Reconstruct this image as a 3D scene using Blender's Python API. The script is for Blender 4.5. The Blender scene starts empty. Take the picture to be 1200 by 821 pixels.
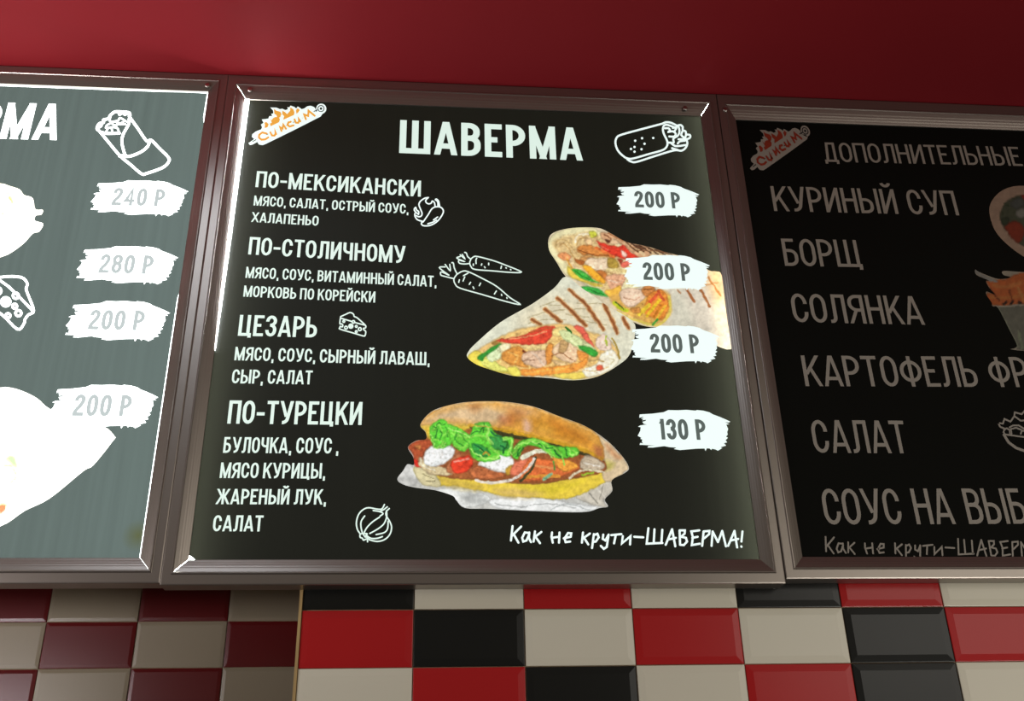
import bpy, math, random
import numpy as np
from mathutils import Vector, Matrix
from mathutils.geometry import tessellate_polygon, delaunay_2d_cdt
random.seed(4)
scn = bpy.context.scene
COL = scn.collection
CAMZ = 1.45                       # eye height above the floor
# ------------------------------------------------------------------ camera
FPX, PITCH, YAW, ROLL = 1143.75, 0.45209, 0.09338, -0.02377
cp, sp, cy, sy, cr, sr = math.cos(PITCH), math.sin(PITCH), math.cos(YAW), math.sin(YAW), math.cos(ROLL), math.sin(ROLL)
FW = Vector((sy*cp, cy*cp, sp)); RT0 = Vector((cy, -sy, 0)); UP0 = RT0.cross(FW)
RT = RT0*cr + UP0*sr; UP = UP0*cr - RT0*sr
cam_d = bpy.data.cameras.new('camera'); cam = bpy.data.objects.new('camera', cam_d); COL.objects.link(cam)
cam_d.sensor_fit = 'HORIZONTAL'; cam_d.sensor_width = 36; cam_d.lens = FPX/1200*36; cam_d.clip_start = .02
M = Matrix((RT, UP, -FW)).transposed().to_4x4(); M.translation = Vector((0, 0, CAMZ)); cam.matrix_world = M
scn.camera = cam
# ------------------------------------------------------------------ world, lights, exposure
vs = scn.view_settings
scn.display_settings.display_device = 'sRGB'
vs.view_transform = 'Standard'; vs.look = 'None'; vs.gamma = 1; vs.exposure = 0.0; vs.use_curve_mapping = False
world = bpy.data.worlds.new('room_ambience'); scn.world = world; world.use_nodes = True
world.node_tree.nodes['Background'].inputs[0].default_value = (1.0, .80, .60, 1)
world.node_tree.nodes['Background'].inputs[1].default_value = 0.125
def area(name, loc, target, sx, sy_, power, col):
    l = bpy.data.lights.new(name, 'AREA'); l.shape = 'RECTANGLE'; l.size = sx; l.size_y = sy_; l.energy = power; l.color = col
    o = bpy.data.objects.new(name, l); COL.objects.link(o); o.location = loc
    o.rotation_euler = (Vector(target)-Vector(loc)).to_track_quat('-Z', 'Y').to_euler(); return o
area('shop_light_right', (5.6, -5.0, 3.1), (.9, 1.8, 1.9), 5.0, 2.4, 80, (1, .95, .85))
area('tile_fill_right', (1.9, .2, .75), (1.1, 1.8, 1.72), 1.0, .3, 12, (1, .97, .90))  # unseen fill light, added low down to brighten the right-hand tiles
area('ceiling_fill_left', (-1.55, 1.0, 1.75), (-1.3, 1.4, 3.0), .7, .3, 20, (1, .93, .95))  # added fill, no visible source: lifts the red ceiling and recess at left
area('room_lamp_left', (-1.0, -.05, 3.75), (-.6, 1.8, 2.5), .8, .7, 8.0, (.80, .88, 1))

D = 1.7809                        # the plane of the printed sheets
TILE_Y = 1.816
CEIL = CAMZ+1.552
def unproj(px, py, Y=D):
    d = FW*FPX + RT*(px-600) + UP*(410.5-py)
    t = Y/d.y
    return (d.x*t, d.z*t+CAMZ)    # x, z on the vertical plane at depth Y

# ------------------------------------------------------------------ materials
def s2l(c):
    return tuple(((v/255)/12.92 if v/255 <= .04045 else ((v/255+.055)/1.055)**2.4) for v in c)
def mat(name, col, rough=.5, metal=0, spec=.5, emit=None, est=0, bump=None, vary=None):
    m = bpy.data.materials.new(name); m.use_nodes = True; nt = m.node_tree; b = nt.nodes['Principled BSDF']
    b.inputs['Base Color'].default_value = (*col, 1); b.inputs['Roughness'].default_value = rough
    b.inputs['Metallic'].default_value = metal; b.inputs['Specular IOR Level'].default_value = spec
    if emit: b.inputs['Emission Color'].default_value = (*emit, 1); b.inputs['Emission Strength'].default_value = est
    tc = nt.nodes.new('ShaderNodeTexCoord')
    if vary:
        amt, sc = vary
        mp = nt.nodes.new('ShaderNodeMapping'); mp.inputs['Scale'].default_value = sc
        n = nt.nodes.new('ShaderNodeTexNoise'); n.inputs['Scale'].default_value = 1; n.inputs['Detail'].default_value = 4
        nt.links.new(tc.outputs['Object'], mp.inputs[0]); nt.links.new(mp.outputs[0], n.inputs['Vector'])
        mx = nt.nodes.new('ShaderNodeMixRGB'); mx.inputs[1].default_value = (*[c*(1-amt) for c in col], 1)
        mx.inputs[2].default_value = (*[min(1, c*(1+amt)) for c in col], 1)
        nt.links.new(n.outputs[0], mx.inputs[0]); nt.links.new(mx.outputs[0], b.inputs['Base Color'])
    if bump:
        st, sc = bump
        mp2 = nt.nodes.new('ShaderNodeMapping'); mp2.inputs['Scale'].default_value = sc
        n2 = nt.nodes.new('ShaderNodeTexNoise'); n2.inputs['Scale'].default_value = 1; n2.inputs['Detail'].default_value = 3
        bp = nt.nodes.new('ShaderNodeBump'); bp.inputs['Strength'].default_value = st; bp.inputs['Distance'].default_value = .002
        nt.links.new(tc.outputs['Object'], mp2.inputs[0]); nt.links.new(mp2.outputs[0], n2.inputs['Vector'])
        nt.links.new(n2.outputs[0], bp.inputs['Height']); nt.links.new(bp.outputs[0], b.inputs['Normal'])
    return m
M_CEIL = mat('red_ceiling_paint', (.27, .012, .018), .7, spec=.2, bump=(.06, (9, 9, 9)), vary=(.10, (2.5, 2.5, 2.5)))
M_RAIL = mat('brushed_aluminium', (.30, .265, .235), .32, .8, bump=(.04, (60, 60, 60)))
M_BOX = mat('lightbox_back', (.5, .5, .5), .7)
M_SCREW = mat('screw_steel', (.45, .42, .38), .3, 1.0)
M_GROUT = mat('grout', (.42, .32, .20), .9, vary=(.3, (40, 40, 40)))
M_TRED = mat('tile_red', (.50, .016, .018), .24, spec=.3, vary=(.05, (4, 4, 4)), bump=(.05, (25, 25, 25)))
M_TWHITE = mat('tile_cream', (.80, .76, .62), .26, spec=.3, vary=(.04, (4, 4, 4)), bump=(.05, (25, 25, 25)))
M_TBLACK = mat('tile_black', (.012, .013, .012), .24, spec=.3, bump=(.05, (25, 25, 25)))
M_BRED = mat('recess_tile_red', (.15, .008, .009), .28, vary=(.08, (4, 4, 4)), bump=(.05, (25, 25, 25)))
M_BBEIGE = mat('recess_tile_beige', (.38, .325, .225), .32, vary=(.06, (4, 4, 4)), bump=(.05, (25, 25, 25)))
M_PLASTER = mat('plaster', (.35, .3, .24), .9)
M_TRIM = mat('tile_edge_trim', (.50, .34, .14), .6, vary=(.4, (60, 60, 12)))
M_PANEL = {}
def emission(name, col, st):
    m = bpy.data.materials.new(name); m.use_nodes = True; nt = m.node_tree; nt.nodes.clear()
    o = nt.nodes.new('ShaderNodeOutputMaterial'); e = nt.nodes.new('ShaderNodeEmission')
    e.inputs[0].default_value = (*col, 1); e.inputs[1].default_value = st; nt.links.new(e.outputs[0], o.inputs[0]); return m
M_PAN1 = emission('backlight_left', (.92, 1, .97), 5.0)
M_PAN2 = emission('backlight_centre', (.93, 1, .95), 2.6)
def edge_lit(m, xa, xb, k, fall):
    nt = m.node_tree; e = [n for n in nt.nodes if n.type == 'EMISSION'][0]; base = e.inputs[1].default_value
    tc = nt.nodes.new('ShaderNodeTexCoord'); sx = nt.nodes.new('ShaderNodeSeparateXYZ'); nt.links.new(tc.outputs['Object'], sx.inputs[0]); tot = None
    def mth(op, a, b):
        n = nt.nodes.new('ShaderNodeMath'); n.operation = op
        for i, v in enumerate((a, b)):
            if isinstance(v, (int, float)): n.inputs[i].default_value = v
            else: nt.links.new(v, n.inputs[i])
        return n.outputs[0]
    for sgn, x0, kk in ((-1, xa, k[0]), (1, xb, k[1])):
        d = mth('MULTIPLY', mth('SUBTRACT', sx.outputs[0], x0), sgn/fall)      # 0 at the LED strip, negative towards the middle
        v = mth('MULTIPLY', mth('POWER', 2.718, d), base*kk); tot = v if tot is None else mth('ADD', tot, v)
    nt.links.new(mth('ADD', tot, base), e.inputs[1])
edge_lit(M_PAN2, -.425, .625, (7, 9), .035)
edge_lit(M_PAN1, -1.6, -.51, (.0, .15), .2)
M_LED2 = emission('bare_led_strip', (.90, .95, 1), 60.0)
M_LED = emission('led_strip_light', (.90, 1, .88), 16.0)
def sheetmat(name, refl, trans, rough=.45, stain=None):
    """printed film: a little surface reflection plus light from the backlight coming through"""
    m = bpy.data.materials.new(name); m.use_nodes = True; nt = m.node_tree; N = nt.nodes; N.clear()
    o = N.new('ShaderNodeOutputMaterial'); a = N.new('ShaderNodeAddShader')
    p = N.new('ShaderNodeBsdfPrincipled'); p.inputs['Base Color'].default_value = (*refl, 1); p.inputs['Roughness'].default_value = rough
    p.inputs['Specular IOR Level'].default_value = .10
    t = N.new('ShaderNodeBsdfTranslucent'); t.inputs[0].default_value = (*trans, 1)
    tc = N.new('ShaderNodeTexCoord'); mp = N.new('ShaderNodeMapping'); mp.inputs['Scale'].default_value = (95, 1, 2.2)
    n = N.new('ShaderNodeTexNoise'); n.inputs['Scale'].default_value = 1; n.inputs['Detail'].default_value = 2
    nt.links.new(tc.outputs['Object'], mp.inputs[0]); nt.links.new(mp.outputs[0], n.inputs['Vector'])
    mx = N.new('ShaderNodeMixRGB'); mx.inputs[1].default_value = (*[c*.86 for c in trans], 1); mx.inputs[2].default_value = (*[c*1.14 for c in trans], 1)
    nt.links.new(n.outputs[0], mx.inputs[0]); last = mx.outputs[0]
    if stain:
        (sx_, sz_), rad, sc_ = stain
        g = N.new('ShaderNodeVectorMath'); g.operation = 'DISTANCE'; g.inputs[1].default_value = (sx_, D, sz_)
        nt.links.new(tc.outputs['Object'], g.inputs[0])
        mr = N.new('ShaderNodeMapRange'); mr.inputs[1].default_value = 0; mr.inputs[2].default_value = rad; mr.inputs[3].default_value = .8; mr.inputs[4].default_value = 0
        nt.links.new(g.outputs['Value'], mr.inputs[0])
        m2 = N.new('ShaderNodeMixRGB'); m2.inputs[2].default_value = (*sc_, 1); nt.links.new(mr.outputs[0], m2.inputs[0]); nt.links.new(last, m2.inputs[1]); last = m2.outputs[0]
    nt.links.new(last, t.inputs[0])
    nt.links.new(p.outputs[0], a.inputs[0]); nt.links.new(t.outputs[0], a.inputs[1]); nt.links.new(a.outputs[0], o.inputs[0]); return m
SX, SZ = unproj(162, 627)
M_SH1 = sheetmat('black_film_left', (.012, .013, .012), (.0255, .0315, .0298), stain=((SX, SZ), .03, (.022, .022, .006)))
M_SH2 = sheetmat('black_film_centre', (.010, .010, .009), (.0034, .0034, .0024))
M_SH3 = sheetmat('black_film_right', (.0035, .0038, .0025), (.0005, .0005, .0004), .7)
def ink(name, refl, em, st):
    return mat(name, refl, .5, spec=.25, emit=em, est=st)
WHITE2 = ink('white_print_centre', (.30, .30, .28), (.80, 1.0, .90), .80)
WHITE2B = ink('white_print_price', (.30, .30, .28), (.86, 1.0, .97), .92)
WHITE1 = ink('white_print_left', (.3, .3, .3), (.93, 1, .98), 3.6)
WHITE3 = ink('white_print_right', (.33, .30, .255), (0, 0, 0), 0)
GREY2 = ink('grey_print_centre', (.05, .05, .05), (.72, .95, .86), .115)
GREY1 = ink('grey_print_left', (.2, .2, .2), (.85, 1, .99), .50)
ORANGE2 = ink('orange_print_centre', (.3, .1, .02), (.90, .44, .06), .8)
RED3 = ink('red_print_right', (.28, .035, .015), (0, 0, 0), 0)
BLACK2 = ink('black_print', (.01, .01, .01), (.02, .02, .02), .1)
def vcol_mat(name, est, refl):
    m = bpy.data.materials.new(name); m.use_nodes = True; nt = m.node_tree; b = nt.nodes['Principled BSDF']
    a = nt.nodes.new('ShaderNodeVertexColor'); a.layer_name = 'print'
    g = nt.nodes.new('ShaderNodeMixRGB'); g.blend_type = 'MULTIPLY'; g.inputs[0].default_value = 1; g.inputs[2].default_value = (refl, refl, refl, 1)
    nt.links.new(a.outputs[0], g.inputs[1]); nt.links.new(g.outputs[0], b.inputs['Base Color']); b.inputs['Roughness'].default_value = .5
    b.inputs['Specular IOR Level'].default_value = .25
    nt.links.new(a.outputs[0], b.inputs['Emission Color']); b.inputs['Emission Strength'].default_value = est; return m
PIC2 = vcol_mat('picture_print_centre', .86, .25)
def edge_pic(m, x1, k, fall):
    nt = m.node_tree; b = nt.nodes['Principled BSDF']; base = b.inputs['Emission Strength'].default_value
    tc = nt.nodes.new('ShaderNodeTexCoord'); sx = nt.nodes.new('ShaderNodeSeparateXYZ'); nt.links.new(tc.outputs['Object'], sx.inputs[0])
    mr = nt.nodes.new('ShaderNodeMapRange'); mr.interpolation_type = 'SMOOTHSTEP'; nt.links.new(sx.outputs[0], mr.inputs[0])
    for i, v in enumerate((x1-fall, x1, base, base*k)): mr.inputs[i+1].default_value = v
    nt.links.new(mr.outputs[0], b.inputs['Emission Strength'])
edge_pic(PIC2, .628, 1.9, .055)      # backlight glow painted into the picture's own emission, rising towards the right edge
PIC1 = vcol_mat('picture_print_left', 3.4, .3)
PIC3 = vcol_mat('picture_print_right', 0, .55)

# ------------------------------------------------------------------ object helpers
def mesh_obj(name, verts, faces, m, parent=None, label=None):
    me = bpy.data.meshes.new(name); me.from_pydata([tuple(v) for v in verts], [], faces); me.materials.append(m); me.update()
    o = bpy.data.objects.new(name, me); COL.objects.link(o); o.parent = parent
    if label: o['label'] = label
    return o
def box(name, x0, x1, y0, y1, z0, z1, m, parent=None):
    v = [(x, y, z) for x in (x0, x1) for y in (y0, y1) for z in (z0, z1)]
    f = [(0, 1, 3, 2), (4, 6, 7, 5), (0, 4, 5, 1), (2, 3, 7, 6), (0, 2, 6, 4), (1, 5, 7, 3)]
    return mesh_obj(name, v, f, m, parent)
def structure(o): o['kind'] = 'structure'; return o

# ------------------------------------------------------------------ the setting
TX, TZ, PT = -.22214, CAMZ+.35667, .2015      # left edge of the tiled wall, first joint line, pitch
wall = structure(box('wall_back', TX, 2.6, 1.8185, 2.1, 0, CEIL+.2, M_GROUT))
cp_ = [(-3.4, 2.75), (-3.4, 1.40), (-.35, 1.32), (.55, .62), (1.4, .44), (3.4, .42), (3.4, 2.75)]   # the soffit's front edge runs at an angle
cv = [(x, y, z) for z in (CEIL, CEIL+.16) for x, y in cp_]; nc = len(cp_)
ceil = structure(mesh_obj('ceiling', cv, [tuple(range(nc)), tuple(range(2*nc-1, nc-1, -1))]+[(i, (i+1) % nc, nc+(i+1) % nc, nc+i) for i in range(nc)], M_CEIL))
M_FLOOR = mat('dark_floor', (.10, .085, .07), .5, vary=(.2, (3, 3, 3)))
structure(box('floor', -9, 9, -9, 3, -.1, 0, M_FLOOR))
RY = 2.29
def tile_mesh(name, w, h, m, bev=.013, hgt=.0026, th=.003):
    a, b = w/2, h/2; e = .0012
    v = []
    for (da, y) in ((0, th), (0, -hgt*.25), (e, -hgt*.45), (bev, -hgt), ):
        v += [(-a+da, y, -b+da), (a-da, y, -b+da), (a-da, y, b-da), (-a+da, y, b-da)]
    f = []
    for k in range(3):
        for i in range(4):
            j = (i+1) % 4; f.append((4*k+i, 4*k+j, 4*k+4+j, 4*k+4+i))
    f.append((12, 13, 14, 15))
    me = bpy.data.meshes.new(name); me.from_pydata(v, [], f); me.materials.append(m); me.update(); return me
TM = {'r': tile_mesh('red_tile', .1995, .0997, M_TRED), 'w': tile_mesh('cream_tile', .1995, .0997, M_TWHITE), 'k': tile_mesh('black_tile', .1995, .0997, M_TBLACK)}
def put_tile(me, x, y, z, parent, jig=.0004):
    o = bpy.data.objects.new('tile', me); COL.objects.link(o); o.parent = parent
    o.location = (x+random.uniform(-jig, jig)*.5, y+random.uniform(-jig, jig), z+random.uniform(-jig, jig)*.5)
    o.rotation_euler = (random.uniform(-.004, .004), 0, random.uniform(-.003, .003)); return o
rows = {-2: 'rwkrwkrwwkr', -1: 'wkrwrwwkrwk', 0: 'kwrwkrwkrwk', 1: 'rkwrwkrwkwr', 2: 'wrkwrkwrwkr', 3: 'kwwrwrkwrrw', 4: 'rkwkrwwrkwk', 5: 'wrwrwkrwwrw'}
for r, s in rows.items():
    for c, k in enumerate(s):
        put_tile(TM[k], TX+.10075+c*PT, TILE_Y, TZ+.05075-r*.1015, wall)
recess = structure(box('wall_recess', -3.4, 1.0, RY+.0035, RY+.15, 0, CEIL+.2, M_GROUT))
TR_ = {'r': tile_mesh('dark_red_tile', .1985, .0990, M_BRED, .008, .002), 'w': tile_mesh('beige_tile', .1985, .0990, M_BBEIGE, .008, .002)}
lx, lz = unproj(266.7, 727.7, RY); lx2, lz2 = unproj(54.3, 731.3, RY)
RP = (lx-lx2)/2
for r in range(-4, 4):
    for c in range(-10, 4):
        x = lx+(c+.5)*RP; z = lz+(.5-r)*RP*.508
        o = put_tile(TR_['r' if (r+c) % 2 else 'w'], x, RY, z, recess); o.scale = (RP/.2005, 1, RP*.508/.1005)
structure(box('trim_1', TX-.0055, TX-.0003, 1.8125, 1.86, 0, CEIL-.001, M_TRIM))

# ------------------------------------------------------------------ drawing helpers (flat print)
def fillet(pts, closed=False, n=7):
    out = []; L = len(pts)
    for i, p in enumerate(pts):
        r = p[2] if len(p) > 2 else 0
        if r <= 0 or (not closed and i in (0, L-1)): out.append((p[0], p[1])); continue
        a = pts[(i-1) % L]; b = pts[(i+1) % L]
        va = np.array([a[0]-p[0], a[1]-p[1]]); vb = np.array([b[0]-p[0], b[1]-p[1]])
        la, lb = np.hypot(*va), np.hypot(*vb)
        if la < 1e-6 or lb < 1e-6: continue
        va /= la; vb /= lb
        ka = la*(.5 if ((closed or (i-1) % L != 0) and len(a) > 2 and a[2] > 0) else .98)
        kb = lb*(.5 if ((closed or (i+1) % L != L-1) and len(b) > 2 and b[2] > 0) else .98)
        ta, tb = min(r, ka), min(r*1.0, kb)
        P = np.array(p[:2]); A = P+va*ta; B = P+vb*tb
        k = .5523
        C1 = A-va*ta*k; C2 = B-vb*tb*k
        for q in range(n+1):
            t = q/n; X = (1-t)**3*A+3*(1-t)**2*t*C1+3*(1-t)*t*t*C2+t**3*B; out.append((X[0], X[1]))
    res = []
    for p in out:
        if not res or math.hypot(p[0]-res[-1][0], p[1]-res[-1][1]) > 1e-5: res.append(p)
    return res
def ribbon(pts, t, closed=False, clip=None, cap=0.0):
    """offset a polyline by t/2 to both sides with mitred corners -> verts, quads"""
    n = len(pts); P = [np.array(p, float) for p in pts]
    if closed and np.hypot(*(P[0]-P[-1])) < 1e-5: P = P[:-1]; n -= 1
    V = []; h = t/2
    for i in range(n):
        d0 = P[i]-P[i-1] if (i > 0 or closed) else P[1]-P[0]
        d1 = P[(i+1) % n]-P[i] if (i < n-1 or closed) else P[-1]-P[-2]
        d0 = d0/(np.hypot(*d0)+1e-9); d1 = d1/(np.hypot(*d1)+1e-9)
        n0 = np.array([-d0[1], d0[0]]); n1 = np.array([-d1[1], d1[0]]); m = n0+n1; l = np.hypot(*m)
        m = n1 if l < 1e-3 else m/l
        c = max(.42, float(m@n1)); off = m*h/c
        a, b = P[i]+off, P[i]-off
        if not closed and i in (0, n-1):
            d = -d1 if i == 0 else d0      # outward
            y = P[i][1]
            if clip and abs(d[1]) > .2 and (abs(y-clip[0]) < 1e-4 or abs(y-clip[1]) < 1e-4):
                Y = clip[2] if abs(y-clip[0]) < 1e-4 else clip[3]
                a = a+d*((Y-a[1])/d[1]); b = b+d*((Y-b[1])/d[1])
            elif cap: a = a+d*cap; b = b+d*cap
        V += [a, b]
    F = [(2*i, 2*i+1, 2*i+3, 2*i+2) for i in range(n-1)]
    if closed: F.append((2*n-2, 2*n-1, 1, 0))
    return V, F
# condensed sans capitals: width, list of strokes in a 0..1 box of centre lines; third number = corner radius
R = .30
G = {
 'А': (.54, [[(0, 0), (.44, 1)], [(1, 0), (.56, 1)], [(.18, .22), (.82, .22)]]),
 'Б': (.46, [[(.92, 1), (0, 1), (0, 0), (1, 0, .2), (1, .57, .2), (0, .57)]]),
 'В': (.47, [[(0, 0), (0, 1), (.94, 1, .18), (.94, .54, .16), (0, .54)], [(0, .54), (1, .54, .18), (1, 0, .2), (0, 0)]]),
 'Г': (.40, [[(1, 1), (0, 1), (0, 0)]]),
 'Д': (.56, [[(.14, 0), (.26, 1), (.84, 1), (.84, 0)], [(0, -.17), (0, 0), (1, 0), (1, -.17)]]),
 'Е': (.42, [[(1, 1), (0, 1), (0, 0), (1, 0)], [(0, .52), (.88, .52)]]),
 'Ж': (.76, [[(.5, 0), (.5, 1)], [(.02, 1), (.36, .52)], [(.36, .52), (0, 0)], [(.98, 1), (.64, .52)], [(.64, .52), (1, 0)], [(.36, .52), (.64, .52)]]),
 'З': (.46, [[(0, .74), (0, 1, R), (1, 1, R), (1, .54, .2), (.35, .54)], [(.35, .54), (1, .54, .2), (1, 0, R), (0, 0, R), (0, .27)]]),
 'И': (.50, [[(0, 0), (0, 1)], [(1, 0), (1, 1)], [(.05, 0), (.95, 1)]]),
 'Й': (.50, [[(0, 0), (0, 1)], [(1, 0), (1, 1)], [(.05, 0), (.95, 1)], [(.18, 1.33), (.24, 1.2, .1), (.76, 1.2, .1), (.82, 1.33)]]),
 'К': (.50, [[(0, 0), (0, 1)], [(.1, .38), (.96, 1)], [(.42, .60), (1, 0)]]),
 'Л': (.52, [[(1, 0), (1, 1), (.28, 1), (.24, 0, .14), (0, 0)]]),
 'М': (.64, [[(0, 0), (0, 1)], [(1, 0), (1, 1)], [(.03, 1), (.5, 0)], [(.97, 1), (.5, 0)]]),
 'Н': (.50, [[(0, 0), (0, 1)], [(1, 0), (1, 1)], [(0, .52), (1, .52)]]),
 'О': (.49, [[(0, 0, R), (0, 1, R), (1, 1, R), (1, 0, R), 'c']]),
 'П': (.50, [[(0, 0), (0, 1), (1, 1), (1, 0)]]),
 'Р': (.47, [[(0, 0), (0, 1), (1, 1, .24), (1, .42, .24), (0, .42)]]),
 'С': (.48, [[(1, .66), (1, 1, R), (0, 1, R), (0, 0, R), (1, 0, R), (1, .34)]]),
 'Т': (.46, [[(0, 1), (1, 1)], [(.5, 0), (.5, 1)]]),
 'У': (.52, [[(0, 1), (.5, .30)], [(1, 1), (.56, 0, .16), (.10, 0)]]),
 'Ф': (.64, [[(.5, 0), (.5, 1)], [(0, .16, R), (0, .84, R), (1, .84, R), (1, .16, R), 'c']]),
 'Х': (.54, [[(.03, 1), (1, 0)], [(.97, 1), (0, 0)]]),
 'Ц': (.54, [[(0, 1), (0, 0), (1, 0), (1, -.17)], [(.84, 0), (.84, 1)]]),
 'Ч': (.46, [[(0, 1), (0, .42, .2), (1, .42)], [(1, 1), (1, 0)]]),
 'Ш': (.74, [[(0, 1), (0, 0), (1, 0), (1, 1)], [(.5, 0), (.5, 1)]]),
 'Щ': (.80, [[(0, 1), (0, 0), (1, 0), (1, -.17)], [(.46, 0), (.46, 1)], [(.91, 0), (.91, 1)]]),
 'Ы': (.66, [[(0, 1), (0, 0), (.62, 0, .2), (.62, .55, .2), (0, .55)], [(1, 0), (1, 1)]]),
 'Ь': (.46, [[(0, 1), (0, 0), (1, 0, .2), (1, .55, .2), (0, .55)]]),
 'Я': (.48, [[(1, 0), (1, 1), (0, 1, .22), (0, .46, .22), (1, .46)], [(.48, .46), (0, 0)]]),
 '0': (.47, [[(0, 0, R), (0, 1, R), (1, 1, R), (1, 0, R), 'c']]),
 '1': (.26, [[(1, 0), (1, 1)], [(.95, .96), (.1, .80)]]),
 '2': (.46, [[(0, .72), (0, 1, R), (1, 1, R), (1, .62, .25), (0, .16, .138), (0, 0), (1, 0)]]),
 '3': (.46, [[(0, .74), (0, 1, R), (1, 1, R), (1, .53, .2), (.4, .53)], [(.4, .53), (1, .53, .2), (1, 0, R), (0, 0, R), (0, .26)]]),
 '4': (.50, [[(.76, 0), (.76, 1), (0, .24), (1, .24)]]),
 '8': (.47, [[(0, .54, .22), (0, 1, R), (1, 1, R), (1, .54, .22), 'c'], [(0, 0, R), (0, .54, .22), (1, .54, .22), (1, 0, R), 'c']]),
 '-': (.32, [[(0, .42), (1, .42)]]),
 ',': (.15, [[(.8, .09), (.1, -.24)]]),
 ' ': (.12, []),
}
def text_shape(txt, t, gap=.085):
    V = []; F = []; x = 0
    for ch in txt:
        si = 0
        w, strokes = G[ch]; th = t
        if ch in 'Щ' : pass
        bw, bh = w-th, 1-th
        for s in strokes:
            closed = s[-1] == 'c'; s = s[:-1] if closed else s
            pts = [((x+th/2+p[0]*bw, th/2+p[1]*bh) + ((p[2],) if len(p) > 2 else ())) for p in s]
            pl = fillet(pts, closed)
            cap = 0
            if len(s) == 2 or (not closed): cap = 0
            v, f = ribbon(pl, th*(.92 if (len(s) == 2 and s[0][0] != s[1][0] and s[0][1] != s[1][1]) else 1), closed, (th/2, 1-th/2, 0, 1), 0)
            if not closed:                      # square the ends of horizontal arms
                for e, i0, i1 in ((0, 0, 1), (-1, -2, -1)):
                    a = np.array(pl[0 if e == 0 else -1]); b = np.array(pl[1 if e == 0 else -2]); d = a-b; d /= np.hypot(*d)
                    nx = s[0 if e == 0 else -1][0]
                    if abs(d[1]) < .05 and nx in (0, 1) and ch not in 'УЛ-': v[i0] = v[i0]+d*th/2; v[i1] = v[i1]+d*th/2
                    if abs(d[1]) < .05 and ch in '-Л': v[i0] = v[i0]+d*th/2; v[i1] = v[i1]+d*th/2
            lay = (si % 4)*7e-5; si += 1
            k = len(V); V += [(p[0], p[1], lay+qi*6e-6) for qi, p in enumerate(v)]; F += [tuple(q+k for q in ff) for ff in f]
        x += w+gap
    return V, F, x-gap
def text(txt, pl, pr, hpx, t, m, parent, y, fit=None, gap=.085, label=None, name='menu_text'):
    """pl, pr: where the base line starts and ends on the sheet (given through unproj); letters stay upright in the sheet"""
    V, F, W = text_shape(txt, t, gap)
    if fit: W = text_shape(fit, t, gap)[2]
    x0, z0 = unproj(*pl); x1, z1 = unproj(*pr); zt = unproj(pl[0]-0.0, pl[1]-hpx)[1]
    H = zt-z0; sx_ = (x1-x0)/W
    vv = [(x0+p[0]*sx_, y-p[2], z0+(z1-z0)*p[0]/W+p[1]*H) for p in V]
    o = mesh_obj(name, vv, F, m, parent, label); return o
def disc(c, r, n=14): return [(c[0]+r*math.cos(i*2*math.pi/n), c[1]+r*math.sin(i*2*math.pi/n)) for i in range(n)]
def smooth(pts, n=4, closed=False):
    P = [np.array(p[:2], float) for p in pts]; L = len(P)
    if L < 3: return [tuple(p) for p in P]
    out = []
    for i in range(L-1 if not closed else L):
        p0 = P[(i-1) % L] if (i > 0 or closed) else P[0]; p1 = P[i]; p2 = P[(i+1) % L]
        p3 = P[(i+2) % L] if (i < L-2 or closed) else P[-1]
        for q in range(n):
            t = q/n; out.append(tuple(.5*((2*p1)+(-p0+p2)*t+(2*p0-5*p1+4*p2-p3)*t*t+(-p0+3*p1-3*p2+p3)*t**3)))
    if not closed: out.append(tuple(P[-1]))
    return out
class Crop:
    """coordinates of a close study of the print -> the sheet"""
    def __init__(s, ox, oy, k): s.o = (ox, oy, k)
    def __call__(s, p): return (s.o[0]+p[0]/s.o[2], s.o[1]+p[1]/s.o[2])
def line_art(name, crop, strokes, wpx, m, parent, y, dots=(), circles=(), xf=None, label=None, sm=True):
    V = []; F = []
    ctr = []
    def add(v, f):
        k = len(V); ctr.append(1); L_ = (len(ctr) % 6)*6e-5; V.extend([(p[0], p[1], L_) for p in v]); F.extend([tuple(q+k for q in ff) for ff in f])
    for s in strokes:
        w = wpx
        if isinstance(s[-1], (int, float)): w = s[-1]; s = s[:-1]
        pts = [crop(p) for p in s]; pts = smooth(pts) if sm else pts
        v, f = ribbon(pts, w); add(v, f)
        for e in (pts[0], pts[-1]):
            d = disc(e, w*.5, 10); add(d, [tuple(range(10))])
    for (cx, cy_, r) in circles:
        pts = [crop(p) for p in disc((cx, cy_), r, 18)]; v, f = ribbon(pts, wpx, True); add(v, f)
    for (cx, cy_, r) in dots:
        pts = [crop(p) for p in disc((cx, cy_), r, 10)]; add(pts, [tuple(range(10))])
    vv = []
    for p in V:
        x, z = unproj(p[0], p[1])
        if xf: x, z = xf(x, z)
        vv.append((x, y-p[2], z))
    return mesh_obj(name, vv, F, m, parent, label)
def poly_art(name, polys, m, parent, y, crop=None, xf=None, label=None):
    V = []; F = []
    for P in polys:
        P = [crop(p) for p in P] if crop else P
        tri = tessellate_polygon([[Vector((p[0], p[1], 0)) for p in P]])
        k = len(V)
        for p in P:
            x, z = unproj(p[0], p[1])
            if xf: x, z = xf(x, z)
            V.append((x, y, z))
        F += [(a+k, b+k, c+k) for a, b, c in tri]
    return mesh_obj(name, V, F, m, parent, label)

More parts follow.
